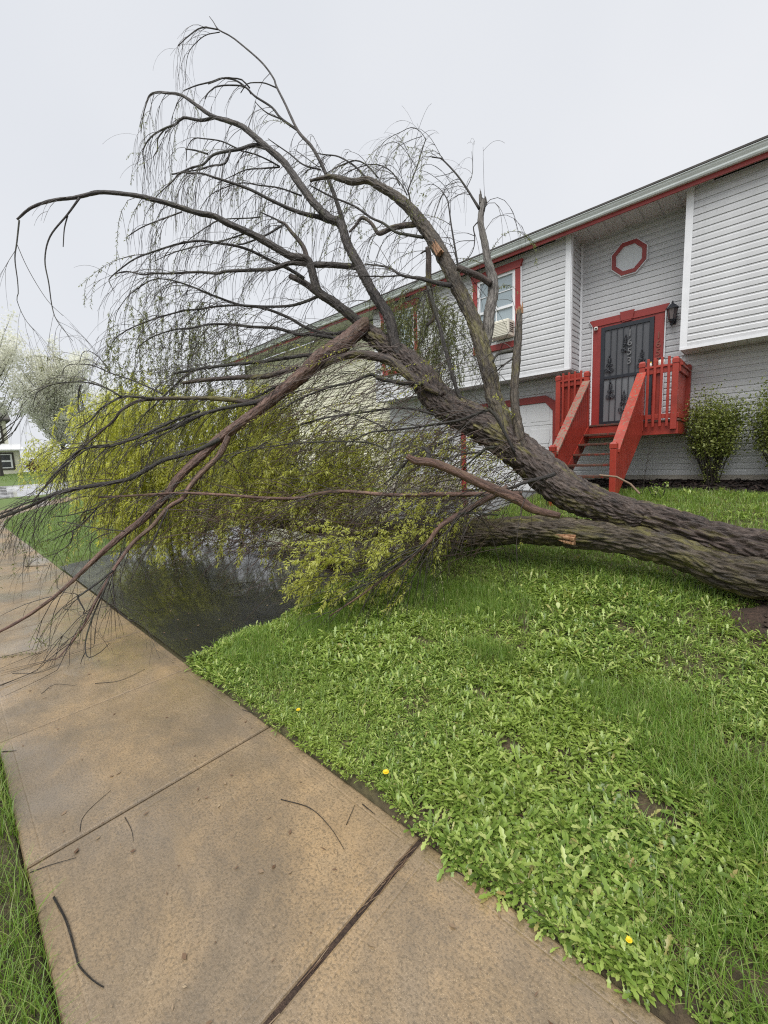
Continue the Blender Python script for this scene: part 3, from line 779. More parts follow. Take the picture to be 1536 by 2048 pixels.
for i in range(4): picket(-3.31+h+.09+i*.115, PYF+.034, DT+.02, .09, .02, 1.02) if i < 3 else None
picket(-1.60, PYF+.034, DT+.02, .13, .02, 1.02)
for i in range(8): picket(-1.28-.032, PYF+.14+i*.112, DT-.05, .026, .085, 1.1)
for i in range(8): picket(-3.31+.032, PYF+.14+i*.112, DT-.05, .026, .085, 1.1)
# stairs
SY, SN = DF-.02, 6            # start of the flight, number of treads below the deck
run, rise_ = .285, (DT-.97)/6.6
XSL, XSR = -2.765, -1.825
for i in range(1, 6):
    zt = DT-i*rise_; y1 = SY-(i-1)*run
    m = MB(); m.box(XSL+h+.005, XSR-h-.005, y1-run-.03, y1-run+.12, zt-.04, zt, .005); m.box(XSL+h+.005, XSR-h-.005, y1-run+.128, y1-.01, zt-.04, zt, .005); m.build('tread', M_TREAD, porch)
sl = rise_/run
for xa in (XSL+.02, XSR-.055):
    m = MB(); ya, yb = SY+.0, SY-5.9*run
    m.prism_x([(ya, DT-.02), (yb, DT-.02-sl*(ya-yb)), (yb, DT-.30-sl*(ya-yb)), (ya, DT-.30)], xa, xa+.035); m.build('stringer', M_REDW, porch)
NY = SY-5.85*run   # newel line
NT = 1.80
for xc in (XSL, XSR): post(xc, NY-.02, .72, NT, 'newel_post')
def stair_rail(xc, mat):
    ya, za = SY-.05, 2.99; yb, zb = NY+.03, NT-.16
    m = MB(); m.prism_x([(ya, za), (yb, zb), (yb, zb+.045), (ya, za+.045)][::-1], xc-.07, xc+.07); m.build('hand_rail', mat, porch)
    m = MB(); m.prism_x([(ya, za-.1), (yb, zb-.1), (yb, zb-.002), (ya, za-.002)][::-1], xc-.018, xc+.018); m.build('side_rail', M_REDW, porch)
    slope = (za-zb)/(ya-yb); n_ = 15
    for i in range(n_):
        y = ya-.06-(ya-yb-.1)*i/(n_-1); zt = za-slope*(ya-y)-.05
        zb_ = DT-.20-sl*(SY-y)
        m = MB(); sx = xc+.034 if xc > -2 else xc-.034
        m.prism_x([(y-.042, zb_-.042*sl), (y+.042, zb_+.042*sl), (y+.042, zt+.042*slope), (y-.042, zt-.042*slope)], sx-.013, sx+.013); m.build('stair_picket', M_REDW, porch)
    for i in range(n_-1):
        y = ya-.118-(ya-yb-.1)*i/(n_-1); zt = za-slope*(ya-y)-.05; zb_ = DT-.20-sl*(SY-y)
        m = MB(); sx = xc-.034 if xc > -2 else xc+.034
        m.prism_x([(y-.042, zb_-.042*sl), (y+.042, zb_+.042*sl), (y+.042, zt+.042*slope), (y-.042, zt-.042*slope)], sx-.013, sx+.013); m.build('stair_picket', M_REDW, porch)
stair_rail(XSL, M_REDOLD); stair_rail(XSR, M_REDTOP)
# things left on the railing
jar = thing('white_jar', 'squat white jar with a dark lid standing on the right porch rail', 'jar', (-1.54, PYF, 3.118))
m = MB(); m.lathe([(.042, 0), (.048, .01), (.048, .085), (.04, .095)], (-1.54, PYF, 3.119), 14); m.build('jar_body', M_JAR, jar, True)
m = MB(); m.lathe([(.044, .0955), (.044, .125), (.04, .128)], (-1.54, PYF, 3.119), 14); m.build('lid', M_BLACK, jar)
bot = thing('small_bottle', 'small cream bottle standing on the porch rail beside the post', 'bottle', (-1.70, PYF, 3.118))
m = MB(); m.lathe([(.02, 0), (.022, .04), (.012, .055), (.012, .07)], (-1.70, PYF, 3.119), 10); m.build('bottle_body', M_JAR, bot, True)
m = MB(); m.lathe([(.014, .0705), (.014, .085)], (-1.70, PYF, 3.119), 10); m.build('cap', M_YEL, bot)

# ------------------------------------------------------------------ mulch bed
def mz(x, y): return np.where(y > 9.1, np.interp(y, [9.1, 9.4, 9.9, 10.1], [.87, .95, 1.02, 1.04]), .8)+(vnoise(x, y, 5, 8)-.5)*.05+.01
sheet('mulch_bed', list(np.arange(-3.5, 4.7, .12)), list(np.arange(9.05, 10.06, .07)), mz, M_MULCH)
v = []; q = []
for i in range(3500):
    px, py = random.uniform(-3.4, 3.5), random.uniform(9.08, 9.98); z_ = float(mz(px, py)); a = random.uniform(0, 6.28); l = random.uniform(.02, .07); w = random.uniform(.006, .016)
    d = Vector((math.cos(a), math.sin(a), random.uniform(-.3, .5))).normalized()*l; s_ = Vector((-math.sin(a), math.cos(a), random.uniform(-.4, .4)))*w
    c = Vector((px, py, z_+.012)); b = len(v); v += [c-d-s_, c+d-s_, c+d+s_, c-d+s_]; q.append((b, b+1, b+2, b+3))
setp(put('mulch_chips', mesh_np('mulch_chips', [tuple(a) for a in v], quads=q), M_CHIP), kind='stuff')

# ------------------------------------------------------------------ the fallen willow
willow = thing('fallen_willow', 'big uprooted willow lying across the lawn and driveway, crown over the pavement', 'tree', (-.2, 4.3, .44))
WO = np.array(woff(willow))
def ridged(b, r, a, s, amp, k):
    x = math.cos(a)*r*k; y = math.sin(a)*r*k; z = s*k*.27
    w = mnoise.noise(Vector((x*.5, y*.5, z*.8)))*.8
    w2 = mnoise.noise(Vector((x*.5+9, y*.5, z*.8)))*.8
    d = mnoise.voronoi(Vector((x+w, y+w2, z+w*.6)))[0]
    e = min(1.0, (d[1]-d[0])*2.1)
    n2 = mnoise.noise(Vector((x*2.2+7, y*2.2, z*1.6)))
    n3 = mnoise.noise(Vector((x*.25-3, y*.25, z*.3)))
    return amp*(e**.7*.75-.5+n2*.28+n3*.45)
def bark_tube(name, pts, step, sides, mat, amp, k, lump=.0, flute=0, parent=None, seed=0, cap=True):
    P = resample(pts, step); V = [Vector(p[:3]) for p in P]; rad = [float(p[3]) for p in P]
    def disp(b, r, a, s, d):
        e = ridged(b, r, a, s+seed*9, amp*min(1, r/.12), k)
        if lump: e += lump*r*mnoise.noise(Vector((math.cos(a)*1.6+seed, math.sin(a)*1.6, s*1.1)))
        if flute: e += flute*r*(math.sin(3*a+s*1.3+seed)*.6+math.sin(5*a-s*.9)*.4)
        return e
    v, f, co = tube_geo(V, rad, sides, cap, disp)
    me = mesh_np(name, np.array(v)-WO, faces=f, smooth=True, attrs={'barkco': np.array(co)+np.array([seed*.7, 0, seed*3.1])})
    return put(name, me, mat, willow if parent is None else parent)
TRUNK = [[0.95, 4.28, 0.8, 0.376], [0.55, 4.3, 0.8, 0.282], [0.286, 4.32, 0.82, 0.233], [0.032, 4.337, 0.805, 0.196], [-0.256, 4.353, 0.842, 0.178], [-0.604, 4.37, 0.955, 0.168], [-1.002, 4.387, 1.07, 0.14], [-1.318, 4.403, 1.145, 0.109], [-1.569, 4.42, 1.24, 0.055]]
STEM = [[0.55, 4.2, 0.632, 0.164], [0.084, 4.2, 0.657, 0.156], [-0.237, 4.216, 0.684, 0.151], [-0.576, 4.232, 0.792, 0.137], [-0.964, 4.248, 0.842, 0.139], [-1.411, 4.264, 0.862, 0.152], [-1.936, 4.28, 0.847, 0.15], [-2.564, 4.296, 0.747, 0.161], [-3.328, 4.312, 0.712, 0.164], [-4.276, 4.328, 0.612, 0.164], [-5.476, 4.3, 0.572, 0.135], [-7.0, 4.2, 0.592, 0.099], [-8.6, 4.0, 0.692, 0.049]]
bark_tube('trunk', TRUNK, .012, 200, M_BARK, .054, 20, .12, .08, seed=1)
o = bark_tube('stem', STEM, .018, 130, M_BARKG, .036, 23, .10, .06, seed=2); o['label'] = 'mossy second stem lying along the ground'
M_INN = M_BARKR
LIMBS = [
('A',[[-0.822,4.309,1.03,0.0995],[-1.167,4.354,1.136,0.1449],[-1.502,4.371,1.257,0.1836],[-1.786,4.41,1.461,0.1921],[-2.072,4.446,1.695,0.1949],[-2.412,4.454,1.945,0.1977],[-3.056,4.39,2.338,0.1869],[-3.476,4.421,2.805,0.1567],[-3.878,4.377,3.141,0.1287],[-4.273,4.315,3.456,0.1119]]),
('A2',[[-4.256,4.327,3.437,0.0808],[-4.333,4.242,3.567,0.071],[-4.539,4.01,3.827,0.0633],[-4.675,3.855,3.962,0.0582],[-4.723,3.797,4.18,0.0532],[-4.759,3.752,4.378,0.0506],[-4.9,3.58,4.422,0.0503],[-5.049,3.404,4.549,0.0477],[-5.217,3.206,4.689,0.0427],[-5.421,2.959,4.824,0.0379],[-5.514,2.847,4.899,0.0355],[-5.639,2.689,4.926,0.033],[-5.755,2.544,4.979,0.0315],[-5.963,2.282,5.064,0.0281],[-6.129,2.068,5.105,0.0258],[-6.335,1.794,5.11,0.0238],[-6.485,1.573,5.029,0.021],[-6.643,1.346,4.969,0.0183],[-6.766,1.152,4.864,0.0157],[-6.836,1.01,4.708,0.0123]]),
('b',[[-4.801,3.978,3.988,0.0476],[-5.0,3.863,4.184,0.0452],[-5.181,3.745,4.308,0.0374]]),
('b',[[-4.963,3.91,4.478,0.0395],[-5.015,3.876,4.689,0.031],[-5.131,3.776,4.885,0.0252],[-5.195,3.72,4.992,0.0196],[-5.258,3.658,5.028,0.014]]),
('b',[[-5.189,3.716,4.988,0.0162],[-5.34,3.484,4.813,0.0137],[-5.514,3.236,4.685,0.0114],[-5.568,3.169,4.69,0.0091]]),
('b',[[-5.186,3.719,4.988,0.0138],[-5.31,3.617,5.076,0.0115],[-5.441,3.508,5.159,0.0083]]),
('C',[[-3.623,4.352,2.927,0.0539],[-3.746,4.322,3.162,0.0705],[-3.863,4.344,3.54,0.0684],[-4.071,4.28,3.896,0.0651],[-4.273,4.232,4.293,0.063],[-4.44,4.19,4.62,0.0618],[-4.549,4.187,4.909,0.0593],[-4.687,4.105,5.009,0.0567],[-4.906,4.002,5.276,0.0543],[-5.104,3.926,5.582,0.0506],[-5.305,3.849,5.892,0.0464],[-5.562,3.717,6.174,0.0421],[-5.823,3.583,6.46,0.0371],[-5.957,3.501,6.556,0.0325],[-6.22,3.329,6.693,0.0285],[-6.394,3.229,6.845,0.0239],[-6.639,3.089,7.068,0.0198],[-6.84,2.95,7.139,0.0169],[-6.956,2.868,7.168,0.0139],[-7.054,2.79,7.138,0.0109],[-7.11,2.741,7.004,0.0085],[-7.161,2.696,6.834,0.0061],[-7.192,2.668,6.643,0.0043]]),
('b',[[-6.313,3.377,6.749,0.0223],[-6.463,3.248,6.728,0.0204],[-6.663,3.09,6.789,0.0176],[-6.752,3.004,6.705,0.0146],[-6.887,2.883,6.654,0.0122],[-7.037,2.743,6.548,0.0103],[-7.126,2.647,6.371,0.0084],[-7.114,2.642,6.186,0.0064],[-7.089,2.646,5.945,0.0039]]),
('b',[[-6.933,2.922,6.697,0.0109],[-7.003,2.831,6.556,0.0089],[-7.0,2.804,6.383,0.0079],[-7.037,2.753,6.289,0.0059],[-7.017,2.753,6.172,0.0035]]),
('b',[[-5.641,3.777,6.207,0.0287],[-5.738,3.659,6.233,0.0266],[-5.845,3.508,6.164,0.0227],[-5.943,3.377,6.125,0.0198],[-6.07,3.201,6.055,0.0164],[-6.14,3.069,5.902,0.014],[-6.223,2.953,5.856,0.0121],[-6.312,2.819,5.772,0.0111],[-6.383,2.72,5.736,0.0092]]),
('b',[[-5.902,3.373,6.096,0.015],[-5.924,3.291,5.917,0.0131],[-6.044,3.134,5.87,0.0112],[-6.139,3.004,5.806,0.0093],[-6.279,2.824,5.767,0.0069]]),
('b',[[-6.13,3.154,6.071,0.0113],[-6.269,3.035,6.133,0.0108],[-6.371,2.942,6.157,0.0075]]),
('b',[[-5.936,3.5,6.214,0.0105],[-6.133,3.372,6.345,0.0091],[-6.356,3.21,6.413,0.0077],[-6.468,3.127,6.429,0.0068],[-6.547,3.054,6.313,0.0048],[-6.564,3.035,6.138,0.0034]]),
('b',[[-5.467,3.893,5.928,0.0124],[-5.582,3.8,6.018,0.0115],[-5.739,3.67,6.119,0.0096],[-5.893,3.534,6.174,0.0076]]),
('N',[[-4.817,4.217,5.058,0.0351],[-4.917,4.089,5.111,0.0308],[-5.015,3.961,5.136,0.0278],[-5.145,3.793,5.193,0.0243],[-5.304,3.59,5.297,0.0213],[-5.469,3.376,5.415,0.0191],[-5.61,3.19,5.481,0.0166],[-5.738,3.018,5.531,0.0141],[-5.826,2.901,5.568,0.0121],[-5.911,2.78,5.563,0.0105],[-5.995,2.66,5.549,0.0089],[-6.025,2.577,5.433,0.0073],[-6.112,2.374,5.191,0.0049],[-6.109,2.299,5.003,0.003]]),
('b',[[-5.466,3.892,5.919,0.0105],[-5.587,3.642,5.847,0.0094],[-5.671,3.461,5.79,0.0079],[-5.742,3.272,5.657,0.006],[-5.809,3.087,5.526,0.0036]]),
('b',[[-5.209,4.062,5.495,0.0124],[-5.374,3.803,5.565,0.0104],[-5.513,3.575,5.566,0.0093],[-5.64,3.366,5.568,0.0078],[-5.754,3.147,5.461,0.0064],[-5.832,2.97,5.325,0.005],[-5.854,2.835,5.119,0.0031]]),
('D',[[-4.654,4.355,4.969,0.0339],[-4.778,4.353,5.327,0.0302],[-4.905,4.337,5.651,0.0274],[-5.048,4.308,5.979,0.0246],[-5.181,4.265,6.23,0.0228],[-5.364,4.181,6.486,0.0199],[-5.569,4.13,6.931,0.016],[-5.702,4.094,7.21,0.0146],[-5.759,4.086,7.355,0.0131],[-5.928,4.014,7.621,0.0122],[-6.214,3.861,7.947,0.0112],[-6.356,3.78,8.09,0.0103],[-6.512,3.684,8.216,0.0087],[-6.592,3.652,8.352,0.0062],[-6.651,3.627,8.444,0.0041]]),
('b',[[-6.538,3.698,8.242,0.01],[-6.689,3.506,8.241,0.009],[-6.789,3.339,8.09,0.0079],[-6.862,3.2,7.922,0.0064]]),
('b',[[-6.521,3.707,8.202,0.0065],[-6.667,3.525,8.129,0.006],[-6.782,3.337,7.894,0.005],[-6.784,3.254,7.62,0.004],[-6.749,3.206,7.346,0.003]]),
('b',[[-5.48,4.272,6.594,0.0197],[-5.676,4.121,6.784,0.0178],[-5.785,4.047,6.953,0.0158],[-5.979,3.894,7.127,0.0148],[-6.071,3.828,7.247,0.0138],[-6.206,3.723,7.375,0.0118],[-6.35,3.594,7.414,0.0109],[-6.461,3.482,7.369,0.0099],[-6.629,3.316,7.321,0.0084],[-6.767,3.174,7.251,0.0064]]),
('b',[[-6.043,3.855,7.251,0.0113],[-6.111,3.775,7.356,0.0098],[-6.192,3.673,7.366,0.0088],[-6.26,3.585,7.363,0.0078],[-6.345,3.46,7.29,0.0073],[-6.397,3.382,7.242,0.0058]]),
('b',[[-6.024,3.859,7.168,0.0123],[-6.084,3.795,7.262,0.0113],[-6.238,3.607,7.263,0.0098],[-6.331,3.489,7.233,0.0098],[-6.363,3.441,7.2,0.0088],[-6.412,3.357,7.103,0.0078],[-6.419,3.324,7.024,0.0063]]),
('b',[[-5.798,4.161,7.285,0.0099],[-5.91,4.046,7.346,0.0089],[-5.987,3.961,7.352,0.0079],[-6.088,3.845,7.327,0.0074],[-6.138,3.754,7.184,0.0059]]),
('b',[[-5.668,4.126,6.77,0.0099],[-5.815,4.003,6.858,0.0089],[-5.913,3.928,6.96,0.0074],[-5.974,3.885,7.05,0.0059]]),
('b',[[-5.964,3.885,6.991,0.0049],[-5.898,3.748,6.702,0.0063],[-5.84,3.633,6.46,0.0072]]),
('b',[[-5.03,4.292,5.858,0.0124],[-5.246,4.148,5.964,0.011],[-5.417,4.055,6.141,0.0096],[-5.638,3.928,6.346,0.0073],[-5.707,3.889,6.414,0.0049]]),
('b',[[-5.095,4.313,5.932,0.0063],[-5.231,4.237,6.066,0.0053],[-5.419,4.132,6.247,0.0039]]),
('F',[[-1.995,4.405,1.572,0.1152],[-2.209,4.416,1.936,0.1058],[-2.388,4.455,2.318,0.0915],[-2.432,4.486,2.457,0.0892],[-2.583,4.56,2.878,0.088],[-2.728,4.613,3.254,0.0867],[-2.87,4.63,3.554,0.0863],[-2.992,4.631,3.782,0.0864],[-3.071,4.641,3.955,0.0857],[-3.294,4.635,4.365,0.0823],[-3.49,4.607,4.675,0.0749],[-3.63,4.577,4.876,0.0654],[-3.847,4.503,5.11,0.0558],[-4.043,4.42,5.271,0.0492],[-4.174,4.361,5.368,0.0444],[-4.345,4.26,5.378,0.0409],[-4.556,4.151,5.483,0.0347],[-4.653,4.096,5.511,0.0276],[-4.878,3.959,5.505,0.0172]]),
('b',[[-3.549,4.656,4.693,0.0365],[-3.722,4.545,4.696,0.0346],[-3.867,4.45,4.686,0.0326],[-3.998,4.361,4.64,0.0263],[-4.104,4.33,4.799,0.022],[-4.216,4.275,4.887,0.0221],[-4.292,4.221,4.8,0.0178],[-4.368,4.168,4.729,0.0134]]),
('b',[[-3.437,4.583,4.461,0.0211],[-3.627,4.503,4.536,0.0188],[-3.773,4.443,4.601,0.0172],[-3.949,4.392,4.761,0.0157],[-4.104,4.334,4.865,0.0145],[-4.341,4.261,5.078,0.0134],[-4.681,4.127,5.298,0.0114],[-4.96,4.021,5.509,0.0092]]),
('b',[[-3.71,4.693,4.984,0.0123],[-3.739,4.695,5.156,0.0105],[-3.748,4.696,5.208,0.0092],[-3.683,4.807,5.495,0.0079],[-3.616,4.934,5.867,0.0057]]),
('b',[[-3.615,4.931,5.85,0.0048],[-3.68,4.909,5.966,0.0044],[-3.782,4.846,6.042,0.004],[-3.891,4.758,6.0,0.004],[-4.029,4.647,5.936,0.0035],[-4.111,4.576,5.848,0.0031],[-4.181,4.513,5.709,0.0022]]),
('b',[[-3.655,4.901,5.895,0.0039],[-3.77,4.823,5.875,0.0035],[-3.885,4.741,5.831,0.0035],[-3.987,4.668,5.751,0.0031],[-4.048,4.624,5.633,0.0022]]),
('b',[[-3.682,4.804,5.478,0.0039],[-3.8,4.769,5.692,0.004],[-3.898,4.73,5.832,0.0035],[-3.972,4.686,5.887,0.0035],[-4.085,4.599,5.847,0.0031],[-4.143,4.551,5.725,0.0022]]),
('b',[[-4.12,4.523,5.437,0.0111],[-4.279,4.483,5.646,0.0094],[-4.432,4.414,5.752,0.0086],[-4.628,4.299,5.727,0.0073],[-4.81,4.189,5.663,0.0046]]),
('b',[[-4.267,4.459,5.467,0.0135],[-4.467,4.42,5.705,0.0114],[-4.694,4.345,5.895,0.0097],[-4.876,4.265,5.97,0.0084],[-5.004,4.207,6.022,0.0061]]),
('b',[[-3.903,4.709,5.329,0.0089],[-4.001,4.697,5.514,0.0081],[-4.15,4.631,5.651,0.0072],[-4.276,4.558,5.694,0.0064],[-4.416,4.469,5.687,0.0055],[-4.588,4.355,5.634,0.0046],[-4.699,4.28,5.586,0.0037]]),
('b',[[-3.756,4.675,5.132,0.0088],[-3.84,4.662,5.298,0.0075],[-3.977,4.617,5.501,0.0062],[-4.07,4.568,5.57,0.0053],[-4.144,4.514,5.516,0.0036]]),
('b',[[-2.911,4.568,3.912,0.0135],[-2.976,4.591,4.207,0.0116],[-3.03,4.61,4.454,0.01],[-3.078,4.634,4.702,0.0085],[-3.106,4.637,4.803,0.0077],[-3.191,4.598,4.941,0.004],[-3.27,4.546,4.998,0.0032],[-3.331,4.494,4.974,0.0024]]),
('b',[[-3.124,4.663,4.821,0.0041],[-3.104,4.692,4.883,0.0037],[-3.194,4.633,5.03,0.0032],[-3.317,4.537,5.147,0.0028],[-3.389,4.474,5.175,0.0024]]),
('b',[[-2.963,4.485,3.713,0.0298],[-3.123,4.431,3.777,0.0262],[-3.311,4.367,3.862,0.0204],[-3.567,4.274,3.962,0.0166],[-3.74,4.228,4.097,0.0135],[-4.04,4.109,4.199,0.0095]]),
('b',[[-3.542,4.257,3.946,0.0099],[-3.791,4.179,3.99,0.0084],[-4.257,4.025,4.1,0.0061]]),
('b',[[-3.259,4.434,4.234,0.0314],[-3.261,4.449,4.112,0.0357],[-3.274,4.456,3.966,0.037],[-3.279,4.469,3.819,0.0372],[-3.274,4.496,3.638,0.0375],[-3.251,4.54,3.461,0.0324],[-3.337,4.483,3.336,0.0163]]),
('b',[[-3.246,4.44,4.194,0.0162],[-3.286,4.401,4.188,0.0122],[-3.319,4.365,4.158,0.0081]]),
('b',[[-3.226,4.382,3.749,0.0203],[-3.147,4.372,3.513,0.021],[-3.007,4.348,3.081,0.0219],[-2.812,4.315,2.484,0.0235],[-2.72,4.334,2.308,0.0253]]),
('G',[[-2.611,4.602,2.788,0.0388],[-2.606,4.656,2.979,0.0604],[-2.603,4.714,3.19,0.0649],[-2.609,4.753,3.366,0.0672],[-2.595,4.827,3.603,0.0631],[-2.618,4.855,3.797,0.0589],[-2.677,4.854,4.008,0.0481],[-2.726,4.866,4.236,0.0416],[-2.782,4.876,4.482,0.0374],[-2.786,4.917,4.661,0.0374],[-2.789,4.94,4.759,0.0287]]),
('b',[[-2.894,4.514,3.906,0.0355],[-2.777,4.612,3.838,0.0355],[-2.672,4.7,3.771,0.0374],[-2.588,4.765,3.69,0.0394]]),
('b',[[-2.76,4.901,4.615,0.0201],[-2.747,4.927,4.693,0.01],[-2.746,4.943,4.787,0.002]]),
('b',[[-2.796,4.872,4.648,0.0181],[-2.876,4.858,4.793,0.0137],[-2.956,4.842,4.939,0.0122],[-3.081,4.81,5.143,0.0102],[-3.233,4.756,5.345,0.0082],[-3.283,4.729,5.379,0.007],[-3.351,4.687,5.4,0.0054]]),
('b',[[-2.955,4.842,4.938,0.0053],[-2.916,4.9,5.063,0.0045],[-2.911,4.926,5.189,0.0037],[-2.931,4.941,5.38,0.0024]]),
('b',[[-3.083,4.755,5.135,0.0037],[-3.195,4.721,5.139,0.0033],[-3.308,4.686,5.155,0.0025]]),
('b',[[-3.03,4.785,5.018,0.0037],[-3.133,4.769,5.031,0.0033],[-3.212,4.756,5.037,0.0025]]),
('b',[[-2.782,4.861,4.507,0.008],[-2.841,4.807,4.436,0.0072],[-2.829,4.814,4.345,0.0073],[-2.833,4.803,4.21,0.0061],[-2.867,4.767,4.106,0.0049],[-2.939,4.702,4.035,0.0032]]),
('b',[[-2.846,4.843,4.347,0.0041],[-2.912,4.787,4.385,0.0032],[-2.959,4.744,4.392,0.0024]]),
('b',[[-2.849,4.831,4.291,0.0045],[-2.977,4.71,4.29,0.0037],[-3.055,4.626,4.231,0.0024]]),
('H',[[-1.945,4.319,1.6,0.0528],[-2.055,4.369,1.956,0.0514],[-2.135,4.441,2.304,0.0453],[-2.172,4.567,2.693,0.046],[-2.195,4.663,2.977,0.0441],[-2.228,4.758,3.291,0.0305]]),
('b',[[-2.22,4.618,2.831,0.0187],[-2.291,4.523,2.815,0.0171],[-2.346,4.445,2.787,0.0149],[-2.365,4.388,2.693,0.0074]]),
('b',[[-2.207,4.543,2.728,0.0111],[-2.296,4.485,2.662,0.0089],[-2.368,4.438,2.593,0.0056]]),
('I',[[-1.365,3.715,1.109,0.0295],[-1.533,3.554,1.177,0.0399],[-1.644,3.456,1.275,0.0462],[-1.855,3.263,1.407,0.0439],[-2.014,3.118,1.518,0.0396],[-2.18,2.965,1.618,0.0374],[-2.286,2.861,1.641,0.0353],[-2.344,2.809,1.689,0.0249]]),
('b',[[-1.461,3.852,1.472,0.0197],[-1.513,3.787,1.448,0.0181],[-1.632,3.641,1.413,0.0162],[-1.702,3.552,1.377,0.0135],[-1.757,3.484,1.351,0.0104]]),
('b',[[-2.216,2.918,1.62,0.0202],[-2.232,2.981,1.71,0.0175],[-2.298,2.975,1.759,0.0118]]),
('L',[[-1.717,3.718,1.291,0.026],[-1.961,3.571,1.297,0.0252],[-2.243,3.398,1.301,0.0239],[-2.458,3.265,1.307,0.0209],[-2.643,3.148,1.302,0.019],[-2.884,2.998,1.321,0.0179],[-3.184,2.811,1.358,0.0174],[-3.42,2.656,1.346,0.0171],[-3.591,2.538,1.302,0.0168],[-3.907,2.331,1.311,0.0162],[-4.269,2.096,1.351,0.0155],[-4.64,1.851,1.383,0.0149],[-4.847,1.711,1.387,0.014],[-5.176,1.484,1.376,0.0123],[-5.568,1.213,1.366,0.0096]]),
('J',[[-1.796,3.588,1.367,0.0256],[-1.828,3.549,1.339,0.0299],[-1.926,3.434,1.267,0.0298],[-2.087,3.241,1.141,0.0276],[-2.214,3.087,1.031,0.0245],[-2.264,3.01,0.917,0.022],[-2.363,2.88,0.783,0.0168],[-2.502,2.704,0.63,0.0126],[-2.678,2.483,0.443,0.0092],[-2.858,2.263,0.28,0.0054]]),
('b',[[-2.09,3.203,1.146,0.0097],[-1.986,3.302,1.146,0.0106],[-1.881,3.398,1.128,0.0097],[-1.819,3.454,1.119,0.0076]]),
('b',[[-2.214,3.068,1.034,0.0079],[-2.393,2.968,1.065,0.0061],[-2.521,2.896,1.083,0.0052],[-2.606,2.843,1.069,0.004]]),
('b',[[-2.26,3.005,0.919,0.0079],[-2.379,2.843,0.777,0.0069],[-2.477,2.715,0.68,0.006],[-2.607,2.548,0.566,0.0051],[-2.812,2.3,0.452,0.0041],[-3.016,2.062,0.384,0.0029]]),
('b',[[-2.261,2.999,0.894,0.0073],[-2.469,2.815,0.809,0.0061],[-2.676,2.624,0.678,0.0055],[-2.889,2.438,0.615,0.0049],[-3.178,2.194,0.596,0.004],[-3.435,1.979,0.584,0.0028]]),
('b',[[-2.276,2.981,0.872,0.0073],[-2.454,2.724,0.713,0.006],[-2.609,2.484,0.536,0.0053],[-2.708,2.324,0.398,0.0044],[-2.775,2.198,0.26,0.0029]]),
('b',[[-2.18,2.947,0.949,0.0053],[-2.182,2.927,0.845,0.0044],[-2.18,2.909,0.73,0.0035],[-2.217,2.857,0.629,0.0021]]),
('M',[[-4.183,4.268,3.502,0.0962],[-4.219,4.202,3.48,0.1027],[-4.323,3.921,3.232,0.111],[-4.44,3.646,3.045,0.1058],[-4.522,3.394,2.812,0.0974],[-4.572,3.25,2.693,0.0868],[-4.684,2.917,2.421,0.0721],[-4.788,2.601,2.178,0.0612],[-4.875,2.328,1.977,0.0538],[-4.914,2.141,1.796,0.0499],[-4.966,1.888,1.566,0.0458],[-4.969,1.697,1.329,0.042],[-4.999,1.47,1.118,0.0371],[-5.03,1.316,1.009,0.0333],[-5.063,1.09,0.834,0.0272],[-5.077,0.87,0.644,0.0213],[-5.082,0.695,0.498,0.0188],[-5.093,0.512,0.376,0.0164],[-5.102,0.391,0.307,0.0147],[-5.116,0.219,0.233,0.012],[-5.128,0.112,0.205,0.009]]),
('M2',[[-4.778,2.413,2.002,0.0376],[-4.748,2.266,1.788,0.0347],[-4.765,2.042,1.587,0.0308],[-4.76,1.895,1.435,0.0272],[-4.745,1.805,1.324,0.0248],[-4.767,1.655,1.238,0.0234],[-4.752,1.477,1.065,0.0209],[-4.753,1.291,0.929,0.0185],[-4.722,1.151,0.784,0.0167],[-4.694,1.066,0.687,0.016],[-4.602,0.88,0.453,0.0123],[-4.527,0.767,0.302,0.0107],[-4.463,0.634,0.168,0.0084],[-4.417,0.524,0.079,0.0058],[-4.416,0.483,0.077,0.0031]]),
('b',[[-4.555,1.008,0.671,0.0082],[-4.471,0.847,0.415,0.007],[-4.421,0.773,0.29,0.0065],[-4.359,0.714,0.168,0.0058],[-4.294,0.696,0.086,0.0052],[-4.241,0.711,0.06,0.0043],[-4.124,0.768,0.122,0.0034],[-4.012,0.819,0.217,0.0022]]),
('b',[[-4.156,0.671,0.149,0.0039],[-4.173,0.646,0.095,0.0033],[-4.179,0.633,0.052,0.0022]]),
('b',[[-4.598,1.044,0.707,0.0111],[-4.607,0.919,0.62,0.01],[-4.62,0.77,0.53,0.0086],[-4.616,0.746,0.506,0.0073],[-4.5,0.763,0.409,0.0054],[-4.494,0.75,0.39,0.0042],[-4.332,0.824,0.392,0.0024]]),
('b',[[-4.528,0.732,0.524,0.0045],[-4.583,0.639,0.464,0.0036],[-4.586,0.629,0.448,0.0033],[-4.531,0.665,0.437,0.0027],[-4.446,0.728,0.456,0.0018]]),
('b',[[-4.59,0.745,0.542,0.0036],[-4.626,0.715,0.562,0.003],[-4.688,0.659,0.571,0.0027],[-4.734,0.624,0.621,0.0021],[-4.731,0.643,0.715,0.0015]]),
('b',[[-4.543,1.022,0.682,0.0063],[-4.468,0.995,0.55,0.0059],[-4.374,0.978,0.41,0.0052],[-4.254,1.012,0.328,0.0045],[-4.139,1.061,0.297,0.0036],[-3.991,1.138,0.351,0.0024]]),
('b',[[-4.463,1.004,0.548,0.0037],[-4.376,1.043,0.517,0.0037],[-4.309,1.03,0.41,0.003],[-4.191,1.084,0.382,0.0024],[-4.063,1.137,0.334,0.0018]]),
('b',[[-4.772,1.468,0.911,0.0063],[-4.701,1.317,0.739,0.0048],[-4.592,1.159,0.537,0.0023]]),
